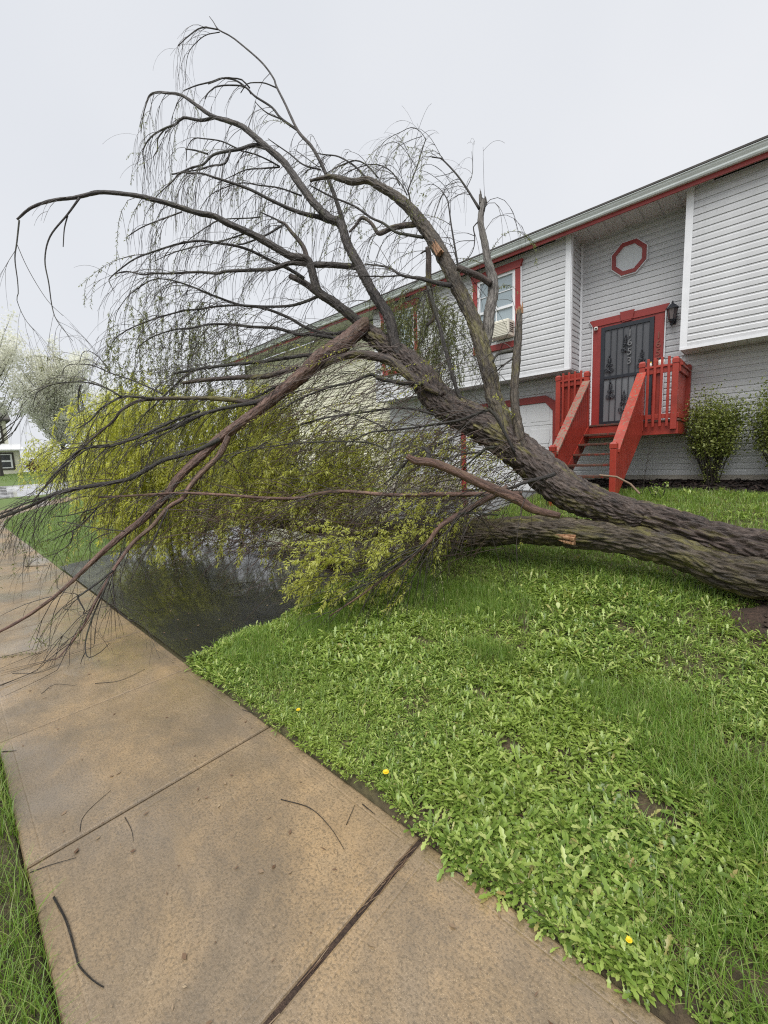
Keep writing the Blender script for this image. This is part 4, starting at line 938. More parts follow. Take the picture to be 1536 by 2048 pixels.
('b',[[-4.67,1.62,1.233,0.0084],[-4.62,1.433,0.933,0.0065],[-4.606,1.303,0.769,0.005],[-4.546,1.287,0.674,0.0036],[-4.453,1.296,0.58,0.0023]]),
('b',[[-4.439,3.685,3.121,0.0184],[-4.5,3.601,3.09,0.0218],[-4.684,3.355,3.044,0.0225],[-4.933,3.021,2.985,0.0214],[-5.176,2.696,2.944,0.0203],[-5.383,2.414,2.896,0.018],[-5.565,2.161,2.84,0.0157]]),
('b',[[-5.33,2.538,2.939,0.011],[-5.458,2.321,2.853,0.0104],[-5.574,2.039,2.572,0.009],[-5.612,1.936,2.459,0.0081],[-5.665,1.79,2.3,0.0069],[-5.691,1.63,2.048,0.0048]]),
('b',[[-4.595,3.363,2.906,0.0344],[-4.635,3.309,2.886,0.0365],[-4.835,3.041,2.792,0.034],[-5.037,2.787,2.779,0.0304],[-5.186,2.598,2.765,0.0272],[-5.351,2.386,2.744,0.0241],[-5.475,2.224,2.714,0.0207]]),
('b',[[-4.642,2.972,2.5,0.0331],[-4.679,2.92,2.492,0.0372],[-4.767,2.786,2.435,0.0337],[-4.952,2.542,2.474,0.0305],[-5.087,2.36,2.492,0.0274],[-5.218,2.18,2.494,0.0248],[-5.346,2.002,2.497,0.0222],[-5.47,1.825,2.483,0.0196],[-5.552,1.704,2.459,0.018],[-5.636,1.553,2.354,0.0155],[-5.664,1.468,2.233,0.0135],[-5.731,1.327,2.1,0.0118],[-5.799,1.173,1.94,0.0102],[-5.903,0.904,1.627,0.0082],[-5.986,0.681,1.366,0.0055]]),
('b',[[-5.398,1.842,2.484,0.0156],[-5.572,1.593,2.513,0.0131],[-5.628,1.497,2.468,0.0115],[-5.692,1.373,2.379,0.0095],[-5.729,1.266,2.245,0.0075],[-5.795,1.133,2.144,0.0049]]),
('b',[[-5.565,1.551,2.508,0.0107],[-5.692,1.424,2.617,0.0091],[-5.846,1.262,2.681,0.0076],[-5.995,1.093,2.679,0.0064],[-6.094,0.974,2.645,0.0053],[-6.169,0.87,2.56,0.0041],[-6.17,0.825,2.412,0.0026]]),
('b',[[-5.323,1.922,2.537,0.0094],[-5.556,1.729,2.687,0.0086],[-5.787,1.531,2.805,0.0074],[-5.96,1.385,2.906,0.0062],[-6.141,1.218,2.923,0.0047],[-6.194,1.159,2.873,0.0039],[-6.207,1.135,2.797,0.0027]]),
('b',[[-5.787,1.531,2.805,0.0058],[-5.898,1.459,2.994,0.0051],[-5.993,1.384,3.075,0.0043],[-6.047,1.328,3.047,0.0035],[-6.059,1.301,2.957,0.0023]]),
('b',[[-5.853,1.235,2.651,0.0095],[-5.865,1.211,2.578,0.0083],[-5.863,1.19,2.445,0.0053],[-5.845,1.186,2.326,0.0026]]),
('b',[[-4.694,2.772,2.424,0.0244],[-4.91,2.454,2.358,0.0216],[-5.073,2.201,2.269,0.0198],[-5.265,1.887,2.122,0.0179],[-5.417,1.647,2.046,0.0161],[-5.56,1.41,1.948,0.0144],[-5.634,1.298,1.935,0.0128],[-5.726,1.157,1.922,0.0097],[-5.774,1.061,1.852,0.0082],[-5.835,0.899,1.67,0.0066],[-5.841,0.857,1.601,0.0044]]),
('b',[[-4.885,2.442,2.354,0.0159],[-5.008,2.253,2.288,0.0142],[-5.161,1.997,2.14,0.0117],[-5.272,1.81,2.038,0.0093],[-5.381,1.626,1.939,0.0061]]),
('b',[[-4.798,2.32,1.981,0.0266],[-4.911,2.122,1.869,0.0263],[-5.013,1.955,1.805,0.024],[-5.124,1.776,1.753,0.0227],[-5.203,1.627,1.657,0.022],[-5.287,1.47,1.562,0.0218],[-5.438,1.224,1.512,0.021],[-5.558,1.029,1.481,0.0202],[-5.672,0.836,1.43,0.0185],[-5.782,0.619,1.314,0.0168],[-5.902,0.39,1.216,0.0142],[-5.985,0.229,1.152,0.0112]]),
('b',[[-5.674,0.849,1.439,0.0064],[-5.726,0.74,1.398,0.0078],[-5.791,0.603,1.353,0.0084],[-5.836,0.496,1.3,0.008],[-5.881,0.393,1.254,0.0072],[-5.92,0.301,1.215,0.0062]]),
('b',[[-5.398,1.335,1.948,0.0088],[-5.502,1.184,1.925,0.008],[-5.59,1.023,1.804,0.0072],[-5.668,0.859,1.643,0.0064],[-5.706,0.748,1.496,0.0057],[-5.742,0.624,1.311,0.0042]]),
('b',[[-4.99,2.198,2.322,0.0164],[-5.108,1.958,2.217,0.015],[-5.194,1.766,2.114,0.0136],[-5.276,1.578,2.014,0.0119],[-5.386,1.342,1.926,0.0095]]),
('b',[[-4.877,1.252,1.032,0.0062],[-5.19,1.029,1.08,0.0055],[-5.462,0.839,1.148,0.0045],[-5.499,0.808,1.115,0.0035],[-5.467,0.843,1.077,0.0021]]),
('b',[[-5.404,1.22,1.313,0.0088],[-5.439,1.155,1.26,0.0073],[-5.601,0.912,1.193,0.0058],[-5.68,0.8,1.19,0.0036]]),
('b',[[-5.458,1.158,1.251,0.0088],[-5.544,0.981,1.058,0.0072],[-5.628,0.848,0.984,0.0054],[-5.696,0.739,0.923,0.0036]]),
('b',[[-5.516,0.926,1.025,0.0064],[-5.53,0.891,0.9,0.0054],[-5.637,0.772,0.794,0.0043],[-5.738,0.671,0.758,0.0025]]),
('b',[[-5.464,1.154,1.259,0.0066],[-5.433,1.083,1.11,0.0047],[-5.433,1.001,1.007,0.0025]]),
('b',[[-5.216,1.203,0.995,0.0057],[-5.307,1.112,0.958,0.005],[-5.365,1.045,0.892,0.0043],[-5.37,1.026,0.808,0.0032],[-5.327,1.061,0.778,0.0021]]),
('P',[[-4.35,4.07,3.259,0.0272],[-4.484,3.928,3.336,0.0256],[-4.695,3.695,3.392,0.0245],[-4.808,3.566,3.392,0.023],[-5.017,3.34,3.482,0.0209],[-5.242,3.083,3.502,0.0188],[-5.354,2.958,3.529,0.0169],[-5.574,2.705,3.539,0.0144],[-5.734,2.51,3.489,0.0124],[-5.861,2.358,3.473,0.0104],[-6.025,2.149,3.389,0.0085],[-6.139,1.984,3.255,0.0061],[-6.146,1.945,3.152,0.0038]]),
('Q',[[-4.375,4.227,3.504,0.0201],[-4.542,4.032,3.436,0.0226],[-4.664,3.899,3.439,0.023],[-4.837,3.722,3.515,0.022],[-4.987,3.578,3.642,0.0204],[-5.159,3.407,3.752,0.0183],[-5.292,3.271,3.807,0.0173],[-5.471,3.081,3.845,0.0158],[-5.71,2.839,3.972,0.0147],[-5.829,2.72,4.043,0.0137],[-5.709,2.806,3.979,0.0122],[-5.933,2.581,4.112,0.0107],[-6.107,2.401,4.182,0.0087],[-6.231,2.263,4.175,0.0072],[-6.335,2.125,4.071,0.0063],[-6.425,1.999,3.95,0.0053],[-6.493,1.873,3.742,0.0043],[-6.491,1.836,3.602,0.0033]]),
('S',[[-4.76,3.947,3.984,0.0227],[-4.901,3.753,3.882,0.0205],[-5.032,3.581,3.826,0.0184],[-5.231,3.335,3.814,0.0163],[-5.45,3.069,3.828,0.0147],[-5.642,2.828,3.808,0.0136],[-5.766,2.667,3.771,0.0126],[-5.888,2.511,3.75,0.0116],[-6.056,2.284,3.67,0.0101],[-6.201,2.083,3.581,0.009],[-6.321,1.907,3.477,0.0076],[-6.397,1.779,3.356,0.0061],[-6.419,1.693,3.183,0.0042]]),
('T',[[-4.347,4.253,4.307,0.0412],[-4.575,3.982,4.327,0.0382],[-4.709,3.819,4.323,0.0359],[-4.909,3.581,4.343,0.0297],[-5.056,3.385,4.26,0.0247],[-5.227,3.173,4.237,0.0224],[-5.437,2.911,4.214,0.0201],[-5.508,2.818,4.186,0.019],[-5.661,2.631,4.197,0.0157],[-5.863,2.378,4.173,0.0135],[-6.013,2.192,4.168,0.0119],[-6.081,2.103,4.149,0.0098],[-6.199,1.961,4.186,0.0077],[-6.285,1.849,4.158,0.0051]]),
('U',[[-4.946,3.812,4.219,0.0262],[-5.06,3.662,4.332,0.0239],[-5.193,3.485,4.425,0.0217],[-5.353,3.27,4.547,0.0189],[-5.47,3.11,4.603,0.0172],[-5.621,2.894,4.627,0.0155],[-5.732,2.734,4.639,0.0144],[-5.869,2.521,4.584,0.0128],[-6.016,2.273,4.469,0.0112],[-6.133,2.068,4.359,0.0096],[-6.201,1.926,4.238,0.0086],[-6.26,1.781,4.084,0.0071],[-6.254,1.758,4.021,0.0057],[-6.162,1.777,3.875,0.0033]]),
('b',[[-5.314,3.134,4.701,0.0096],[-5.511,2.842,4.571,0.0087],[-5.605,2.707,4.529,0.0073],[-5.796,2.427,4.428,0.006],[-5.94,2.196,4.288,0.0038]]),
('b',[[-5.351,3.435,5.042,0.0091],[-5.417,3.332,5.014,0.0081],[-5.616,3.035,4.967,0.0076],[-5.702,2.887,4.883,0.0066],[-5.794,2.703,4.724,0.0057],[-5.842,2.593,4.608,0.0048],[-5.878,2.475,4.439,0.0039],[-5.861,2.4,4.236,0.0026]]),
('b',[[-5.599,2.475,4.846,0.0091],[-5.711,2.322,4.766,0.0082],[-5.868,2.107,4.652,0.0065],[-5.954,1.977,4.55,0.0053],[-5.986,1.923,4.491,0.0041],[-5.96,1.922,4.414,0.0024]]),
('b',[[-6.814,1.028,4.699,0.0088],[-6.796,0.975,4.433,0.0075],[-6.783,0.932,4.225,0.0067],[-6.72,0.919,3.953,0.0055],[-6.691,0.904,3.794,0.0047],[-6.691,0.884,3.715,0.0039],[-6.589,0.918,3.49,0.0035],[-6.436,1.002,3.279,0.0023]]),
('b',[[-6.819,0.975,4.412,0.0044],[-6.689,1.015,4.146,0.004],[-6.535,1.075,3.88,0.0035],[-6.39,1.141,3.664,0.0031],[-6.235,1.228,3.497,0.0019]]),
('b',[[-6.299,1.554,4.935,0.0127],[-6.376,1.431,4.739,0.0103],[-6.492,1.251,4.473,0.0087],[-6.502,1.172,4.189,0.0075],[-6.433,1.167,3.903,0.0067],[-6.37,1.158,3.619,0.0055],[-6.303,1.177,3.444,0.0043],[-6.134,1.271,3.195,0.0027]]),
('b',[[-6.391,1.433,4.731,0.0072],[-6.411,1.387,4.577,0.0064],[-6.41,1.351,4.359,0.0048]]),
('b',[[-1.876,3.914,1.683,0.0131],[-2.059,3.839,2.07,0.0164],[-2.139,3.776,2.1,0.0164],[-2.312,3.619,2.027,0.0132],[-2.518,3.439,1.993,0.0109],[-2.665,3.31,1.969,0.0099],[-2.844,3.156,1.953,0.0093],[-2.998,3.024,1.941,0.008],[-3.148,2.882,1.849,0.006]]),
('b',[[-1.93,3.595,1.738,0.0155],[-2.004,3.58,1.729,0.0132],[-2.133,3.559,1.635,0.0096],[-2.242,3.543,1.537,0.0049]]),
('b',[[-2.182,3.766,1.697,0.0087],[-2.324,3.676,1.691,0.0077],[-2.467,3.581,1.645,0.0068],[-2.612,3.484,1.612,0.0051]]),
('b',[[-3.143,4.116,2.558,0.0253],[-3.32,3.986,2.571,0.0254],[-3.578,3.803,2.645,0.0222],[-3.659,3.754,2.707,0.0188],[-3.837,3.609,2.625,0.0163],[-4.068,3.426,2.579,0.013],[-4.367,3.183,2.456,0.0105],[-4.563,3.018,2.332,0.007]]),
('K3',[[-2.963,4.26,2.409,0.0347],[-3.348,4.124,2.668,0.0579],[-3.597,4.051,2.89,0.0589],[-3.832,3.944,2.983,0.0551],[-4.051,3.834,3.025,0.0511],[-4.272,3.711,2.983,0.0424],[-4.517,3.571,2.879,0.0287]]),
('b',[[-4.47,3.62,2.909,0.0219],[-4.845,3.231,2.7,0.0175],[-5.124,2.936,2.518,0.0131]]),
('b',[[-2.838,3.918,2.148,0.0135],[-3.072,3.766,2.23,0.0128],[-3.255,3.637,2.242,0.0121],[-3.564,3.412,2.211,0.0115],[-3.877,3.181,2.178,0.0105],[-4.195,2.938,2.084,0.0094],[-4.422,2.757,1.95,0.0071],[-4.623,2.595,1.812,0.0048]]),
('b',[[-3.227,3.527,2.009,0.0097],[-3.399,3.454,2.108,0.0083],[-3.598,3.36,2.197,0.0069],[-3.827,3.245,2.274,0.0054],[-3.931,3.196,2.327,0.0039]]),
('b',[[-3.146,3.425,1.772,0.011],[-3.291,3.33,1.851,0.0103],[-3.456,3.209,1.877,0.0092],[-3.706,3.021,1.891,0.0086],[-3.945,2.837,1.886,0.0082],[-4.126,2.697,1.874,0.0075],[-4.5,2.401,1.81,0.0061],[-4.641,2.277,1.674,0.0038]]),
('b',[[-4.513,3.308,1.332,0.0306],[-4.727,3.155,1.427,0.0286],[-5.014,2.947,1.543,0.0265],[-5.229,2.786,1.605,0.0222],[-5.439,2.646,1.754,0.0156]]),
('b',[[-2.51,3.76,1.85,0.014],[-2.662,3.639,1.789,0.0123],[-2.836,3.498,1.702,0.0106],[-2.967,3.383,1.514,0.0086],[-3.077,3.288,1.406,0.0054]])
]

FINE = []      # seeds for whips: (point, tangent, radius)
idx = 0
for kind, pts in LIMBS:
    r0 = max(p[3] for p in pts); idx += 1
    wig = [list(p) for p in pts]
    mat = M_TWIG; nm = 'branch'; amp = 0; sides = 8; step = .06; k = 14
    if r0 > .05: nm = 'limb'; mat = M_BARK; amp = .028; sides = 52; step = .018; k = 30
    elif r0 > .03: nm = 'limb'; amp = .016; sides = 24; step = .022; k = 40; mat = M_BARK
    elif r0 < .012: sides = 6
    if kind == 'A': sides = 140; step = .014; amp = .042; k = 25
    if kind == 'F': mat = M_BARKG; sides = 72; step = .016; amp = .028; k = 32
    if kind in ('A2', 'C', 'D', 'N', 'T'): mat = M_BARKD
    if kind == 'G': mat = M_DEADW; sides = 48; amp = .024; k = 34
    if kind == 'H': mat = M_BARKG
    if kind in ('M', 'M2', 'I', 'J', 'L'): mat = M_BARKR
    ob = bark_tube(nm, wig, step, sides, mat, amp, k, .08, seed=idx)
    if kind == 'G': ob['label'] = 'grey dead limb snapped off at the top'
    if kind == 'M': ob['label'] = 'red-brown bent limb hanging down to the pavement'
    if kind == 'I': ob['label'] = 'stripped reddish limb pointing left from the trunk'
    if kind == 'H': ob['label'] = 'short broken stub standing up from the trunk'
    P = resample(pts, .05)
    for i in range(1, len(P)-1):
        tg = P[i+1][:3]-P[i-1][:3]; tg /= max(1e-6, np.linalg.norm(tg)); FINE.append((P[i][:3], tg, P[i][3]))
# torn wood: splinters at the snapped ends, bare patches
def splinters(c, d, n, r, L, mat):
    m = MB(); d = Vector(d).normalized(); a = d.orthogonal().normalized(); b = d.cross(a)
    for i in range(n):
        an = random.uniform(0, 6.28); q = Vector(c)+(a*math.cos(an)+b*math.sin(an))*r*random.uniform(.2, 1)
        e = q+d*L*random.uniform(.3, 1)+a*random.uniform(-.02, .02)
        m.tube([q-d*.03, (q+e)/2, e], [r*.35, r*.22, .001], 5)
    v = np.array(m.v); me = mesh_np('splinter', v-WO, faces=m.f, attrs={'barkco': v}); return put('splinter', me, mat, willow)
def lim(kind): return [p for k_, p in LIMBS if k_ == kind][0]
gl = lim('G')[-1]; splinters(gl[:3], (0, 0, 1), 9, .05, .14, M_DEADW)
hl = lim('H')[-1]; splinters(hl[:3], (.1, 0, 1), 7, .04, .1, M_WOOD)
fl = lim('F')
fb = Vector(fl[9][:3])*.55+Vector(fl[8][:3])*.45
splinters(fb+Vector((.04, -.10, 0)), Vector(fl[9][:3])-Vector(fl[8][:3]), 14, .05, .22, M_WOOD)
al = lim('A')[-1]; splinters(Vector(al[:3])+Vector((.0, -.05, .05)), (-.3, -.1, .8), 8, .07, .12, M_DEADW)
splinters((-1.36, 4.02, .83), (-1, -.1, .1), 9, .05, .16, M_WOOD)
# root plate at the far right
m = MB(); rp = []
for i in range(26):
    a = random.uniform(0, 6.28); rr = random.uniform(.15, .5)
    p0 = Vector((.75, 4.28+rr*math.cos(a)*.6, .75+rr*math.sin(a)*.6)); p1 = p0+Vector((random.uniform(.2, .5), math.cos(a)*.5, math.sin(a)*.45)); p2 = p1+Vector((random.uniform(-.1, .4), math.cos(a)*.4, math.sin(a)*.3-.15))
    m.tube([p0, p1, p2], [.09, .05, .015], 7)
for i in range(5):
    a = R(200+i*25); p0 = Vector((.12+.1*i, 4.12, .62)); m.tube([p0, p0+Vector((.1, -.22, -.12)), p0+Vector((.3, -.35, -.42))], [.10, .075, .03], 9)
v = np.array(m.v); put('roots', mesh_np('roots', v-WO, faces=m.f, smooth=True, attrs={'barkco': v}), M_BARK, willow)

# fine whips, twigs and leaves (vectorised polylines)
class Whips:
    def __init__(s): s.P = []; s.R = []
    def add(s, P, r): s.P.append(P); s.R.append(r)
    def build(s, name, mat, parent, sides=3):
        V = []; Q = []; b = 0
        P = np.array(s.P); Rr = np.array(s.R); n, m_, _ = P.shape
        T = np.gradient(P, axis=1); T /= np.linalg.norm(T, axis=2, keepdims=True)+1e-9
        up = np.where(np.abs(T[..., 2:3]) < .9, np.array([0, 0, 1.]), np.array([1., 0, 0]))
        U = np.cross(T, up); U /= np.linalg.norm(U, axis=2, keepdims=True)+1e-9; W = np.cross(T, U)
        ang = np.arange(sides)*2*np.pi/sides
        ring_ = P[:, :, None, :]+Rr[:, :, None, None]*(U[:, :, None, :]*np.cos(ang)[None, None, :, None]+W[:, :, None, :]*np.sin(ang)[None, None, :, None])
        co = ring_.reshape(-1, 3)-WO
        base = (np.arange(n)*m_*sides)[:, None, None]+(np.arange(m_-1)*sides)[None, :, None]+np.arange(sides)[None, None, :]
        nxt = (np.arange(n)*m_*sides)[:, None, None]+(np.arange(m_-1)*sides)[None, :, None]+((np.arange(sides)+1) % sides)[None, None, :]
        q = np.stack([base, nxt, nxt+sides, base+sides], -1).reshape(-1, 4)
        o = put(name, mesh_np(name, co, quads=q, smooth=True), mat, parent); o['kind'] = 'stuff'; return o
def rnd(a, b): return RNG.uniform(a, b)
def whip(p, d, L, g, n=8, wob=.12):
    P = [np.array(p, float)]; d = np.array(d, float); d /= np.linalg.norm(d)+1e-9; st = L/(n-1)
    for i in range(n-1):
        d = d+np.array([0, 0, -g*st])+RNG.normal(0, wob, 3)*math.sqrt(st); d /= np.linalg.norm(d)+1e-9
        q = P[-1]+d*st
        zg = float(gz(q[0], q[1]))+.015 if q[0] > -20 else 0
        if q[2] < zg: q[2] = zg; d[2] = max(0, d[2])*.3
        P.append(q)
    return np.array(P)
W1 = Whips(); W2 = Whips(); LEAFP = []; LEAFD = []; LEAFS = []; LEAFK = []
def leaf_along(P, L0, dens, size, kind, t0=.15):
    seg = np.linalg.norm(np.diff(P, axis=0), axis=1); tot = seg.sum(); n = int(tot*dens)
    if n < 1: return
    cum = np.r_[0, np.cumsum(seg)]/tot
    for t in RNG.uniform(t0, 1, n):
        p = np.array([np.interp(t, cum, P[:, j]) for j in range(3)])
        i = min(len(P)-2, int(np.searchsorted(cum, t)-1)); d = P[i+1]-P[i]; d /= np.linalg.norm(d)+1e-9
        a = RNG.normal(0, 1, 3); a -= d*a.dot(d); a /= np.linalg.norm(a)+1e-9
        LEAFP.append(p); LEAFD.append(d*.55+a*.75+np.array([0, 0, -.1])); LEAFS.append(size*rnd(.6, 1.3)); LEAFK.append(kind)
def rad(n, r0, r1): return np.linspace(r0, r1, n)
# whips springing from the traced branches
cnt = 0
for (p, tg, r) in FINE:
    if r > .09 or p[2] < .1: continue
    pr = .24 if r > .03 else (.62 if r > .010 else .55)
    high = p[2] > 4.5
    if p[1] < 2.1 and p[2] > 3.6: pr *= .04
    if p[2] > 6.6 and p[0] > -6.6: pr *= .18
    if p[2] < 1.3 and p[1] < 2.6: pr *= .4
    if RNG.random() < pr:
        perp = RNG.normal(0, 1, 3); perp -= tg*perp.dot(tg); perp /= np.linalg.norm(perp)
        d = tg*rnd(.7, 1.2)+perp*rnd(.25, .8)+np.array([-.18, -.08, .12])
        L = rnd(.4, 1.25) if r > .01 else rnd(.25, .75)
        P = whip(p, d, L, rnd(2.5, 6) if high else rnd(.8, 2.6), 8, .17); ra = min(.0048, r*.5)
        W1.add(P, rad(8, ra, .0015)); cnt += 1
        lf = RNG.random()
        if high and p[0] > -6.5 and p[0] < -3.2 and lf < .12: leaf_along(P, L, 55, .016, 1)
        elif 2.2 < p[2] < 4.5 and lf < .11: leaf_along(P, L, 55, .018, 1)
        for k_ in range(RNG.integers(1, 4)):
            i = RNG.integers(2, 7); dd = P[i]-P[i-1]; dd /= np.linalg.norm(dd)+1e-9
            dd = dd+RNG.normal(0, .38, 3); Q = whip(P[i], dd, rnd(.2, .6), rnd(2, 6), 8, .16); W1.add(Q, rad(8, ra*.6, .0012))
            if lf < .09: leaf_along(Q, .3, 60, .016, 1)
ZONES = {
'Z1':([-7.1,2.83,3.84],[0.77,0.72,-0.04],[-0.04,0.07,0.63],[-0.65,0.26,0.2]),
'Z2':([-8.26,2.83,2.21],[1.02,0.95,-0.05],[-0.06,0.12,0.98],[-1.09,0.37,0.07]),
'Z2b':([-7.85,2.79,1.28],[0.91,0.85,-0.05],[-0.04,0.08,0.71],[-0.95,0.34,-0.05]),
'Z3':([-6.1,3.67,2.06],[0.45,0.42,-0.02],[-0.05,0.11,0.89],[-0.68,0.41,0.04]),
'Z8':([-4.55,3.45,1.56],[0.72,0.67,-0.04],[-0.02,0.05,0.4],[-0.49,0.37,-0.01]),
'Z4':([-3.72,3.42,0.88],[1.12,1.05,-0.06],[-0.02,0.04,0.37],[-0.36,0.34,-0.08]),
'Z5':([-2.83,2.67,0.69],[0.44,0.41,-0.02],[-0.02,0.04,0.31],[-0.16,0.15,-0.05]),
'Z5b':([-2.36,3.22,1.09],[0.25,0.23,-0.01],[-0.01,0.03,0.22],[-0.12,0.16,-0.03]),
'Z6':([-3.96,5.33,3.59],[0.42,0.39,-0.02],[-0.03,0.07,0.6],[-0.44,0.59,0.21]),
'Z7':([-3.95,4.26,1.8],[0.66,0.61,-0.04],[-0.02,0.04,0.34],[-0.52,0.56,0.02]),
'Z7b':([-4.73,3.45,1.36],[0.56,0.52,-0.03],[-0.02,0.03,0.27],[-0.62,0.45,-0.04]),
'Z9':([-11.13,1.69,2.01],[0.35,0.32,-0.02],[-0.02,0.04,0.34],[-0.95,0.15,0.03]),
'T1':([-3.55,3.31,0.94],[1.23,1.15,-0.07],[-0.03,0.05,0.44],[-0.51,0.47,-0.1]),
'T2':([-3.7,3.89,2.29],[0.9,0.84,-0.05],[-0.05,0.1,0.88],[-0.39,0.41,0.07]),
'T3':([-6.52,2.24,1.27],[0.81,0.75,-0.04],[-0.05,0.1,0.8],[-1.18,0.4,-0.07]),
'T5':([-2.43,4.2,1.59],[0.46,0.42,-0.02],[-0.02,0.05,0.42],[-0.21,0.36,-0.01]),
'T4':([-5.19,3.25,3.09],[1.16,1.08,-0.06],[-0.03,0.06,0.55],[-0.46,0.28,0.13]),
}
def zpt(z):
    c, a, b, e = [np.array(q) for q in ZONES[z]]
    u, v_, w = RNG.uniform(-1, 1, 3)
    k_ = 1-.25*(u*u) ; return c+a*u*(1-.2*v_*v_)+b*v_*k_+e*w
def strands(z, n, L, dens, size, kind, d0=(-.3, -.2, .5), g=(3, 7), W=None, wob=.16, leaf=1.0, spread=.45):
    for i in range(n):
        p = zpt(z); d = np.array(d0)+RNG.normal(0, spread, 3); P = whip(p, d, rnd(L*.5, L*1.3), rnd(*g), 8, wob)
        (W or W1).add(P, rad(8, rnd(.0030, .0062) if W is W2 else .0034, .0014))
        if dens and RNG.random() < leaf: leaf_along(P, L, dens, size, kind)
strands('Z1', 100, 1.0, 80, .025, 1, (-.1, -.1, .2), (5, 9))
strands('Z2', 900, .80, 85, .034, 0, (-.3, -.2, .3), (4, 8))
strands('Z2b', 620, .62, 85, .033, 0, (-.3, -.2, .2), (4, 8))
strands('Z3', 560, .75, 95, .029, 0, (-.4, -.3, .3), (3, 7))
strands('Z4', 330, .36, 120, .023, 0, (-.4, -.3, .1), (3, 9), leaf=.6)
strands('Z5', 130, .36, 140, .021, 0, (-.8, -.5, -.1), (0, 5))
strands('Z5b', 60, .28, 120, .018, 0, (-.5, -.4, .1), (3, 9))
strands('Z6', 420, .6, 70, .021, 1, (-.3, -.2, .2), (4, 8))
strands('Z8', 330, .5, 95, .027, 0, (-.4, -.3, .2), (3, 7))
strands('Z7', 300, .45, 95, .022, 0, (-.4, -.3, .2), (3, 7), leaf=.7)
strands('Z7b', 360, .45, 95, .024, 0, (-.4, -.3, .2), (3, 7), leaf=.7)
strands('Z9', 120, .6, 60, .03, 0, (-.3, -.2, .3), (4, 8))
strands('T1', 720, .95, 0, 0, 0, (-.9, -.55, .05), (-.6, 2.2), W2, .22, 1, .36)
strands('T5', 260, .7, 60, .019, 0, (-.8, -.5, -.15), (-.3, 2.0), W2, .2, .35, .4)
strands('T2', 330, 1.15, 45, .018, 0, (-.85, -.55, -.30), (-.5, 1.0), W2, .12, .15, .22)
strands('T3', 150, .9, 40, .020, 0, (-.8, -.5, -.1), (0, 2.5), W2, .3, .3)
strands('T4', 300, .95, 45, .018, 1, (-.8, -.5, .2), (.5, 2.6), W1, .16, .12)
W1.build('twigs', M_TWIGF, willow); W2.build('brown_twigs', M_TWIGB, willow)
def leaf_mesh(name, Pp, Dd, Ss, mat, parent, aspect=.24, off=None):
    Pp = np.array(Pp); Dd = np.array(Dd); Ss = np.array(Ss)[:, None]; Dd = Dd/np.linalg.norm(Dd, axis=1, keepdims=True)
    nrm = RNG.normal(0, 1, Dd.shape)+np.array([0, 0, 1.9]); sd_ = np.cross(Dd, nrm); sd_ /= np.linalg.norm(sd_, axis=1, keepdims=True)+1e-9
    a = Pp; b = Pp+Dd*Ss*1.0+sd_*Ss*aspect*1.0; c = Pp+Dd*Ss*2.0-np.array([0, 0, .25])*Ss; d = Pp+Dd*Ss*1.0-sd_*Ss*aspect
    co = np.stack([a, b, c, d], 1).reshape(-1, 3)-(WO if off is None else off)
    q = np.arange(len(Pp)*4).reshape(-1, 4)
    o = put(name, mesh_np(name, co, quads=q), mat, parent); o['kind'] = 'stuff'; return o
LK = np.array(LEAFK); LP = np.array(LEAFP); LD = np.array(LEAFD); LS = np.array(LEAFS)
leaf_mesh('foliage', LP[LK == 0], LD[LK == 0], LS[LK == 0], M_WIL, willow, .3)
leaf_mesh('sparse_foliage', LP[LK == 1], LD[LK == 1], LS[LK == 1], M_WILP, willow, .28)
print('leaves', len(LP), 'whips', len(W1.P), len(W2.P))

# ------------------------------------------------------------------ ground cover
def blades(name, P, H, Wd, mat, lean=.6, segs=3):
    n = len(P); yaw = RNG.uniform(0, 2*np.pi, n); ln = RNG.uniform(.05, 1, n)*lean
    d = np.stack([np.cos(yaw), np.sin(yaw), np.zeros(n)], 1); s_ = np.stack([-np.sin(yaw), np.cos(yaw), np.zeros(n)], 1)
    rows = []
    for i in range(segs+1):
        t = i/segs; c = P+np.outer(H*t*(1-.35*ln*t), [0, 0, 1])+d*(H*ln*t**1.8)[:, None]
        w = (Wd*(1-.85*t**1.5))[:, None]*s_; rows += [c-w, c+w]
    co = np.stack(rows, 1).reshape(-1, 3); b = np.arange(n)[:, None]*(2*(segs+1))
    q = np.stack([np.concatenate([b+2*i, b+2*i+1, b+2*i+3, b+2*i+2], 1) for i in range(segs)], 1).reshape(-1, 4)
    o = put(name, mesh_np(name, co, quads=q), mat); return setp(o, kind='stuff')
def leaves3(P, yaw, pitch, L, Wd, prof, droop, fold=.25):
    # leaf strips with a folded midrib; prof = list of (t, width)
    n = len(P); m_ = len(prof); c = P.copy(); rows = []
    d = np.stack([np.cos(yaw), np.sin(yaw), np.zeros(n)], 1); s_ = np.stack([-np.sin(yaw), np.cos(yaw), np.zeros(n)], 1)
    tp = 0
    for (t, w) in prof:
        a = pitch-droop*(t+tp)/2; c = c+(d*np.cos(a)[:, None]+np.outer(np.sin(a), [0, 0, 1]))*(L*(t-tp))[:, None]; tp = t
        up = -d*np.sin(pitch-droop*t)[:, None]+np.outer(np.cos(pitch-droop*t), [0, 0, 1])
        ww = (Wd*w)[:, None]
        rows += [c-s_*ww+up*ww*fold, c, c+s_*ww+up*ww*fold]
    co = np.stack(rows, 1).reshape(-1, 3); b = np.arange(n)[:, None]*(3*m_); qs = []
    for i in range(m_-1):
        k_ = 3*i; qs += [np.concatenate([b+k_, b+k_+1, b+k_+4, b+k_+3], 1), np.concatenate([b+k_+1, b+k_+2, b+k_+5, b+k_+4], 1)]
    return co, np.stack(qs, 1).reshape(-1, 4)
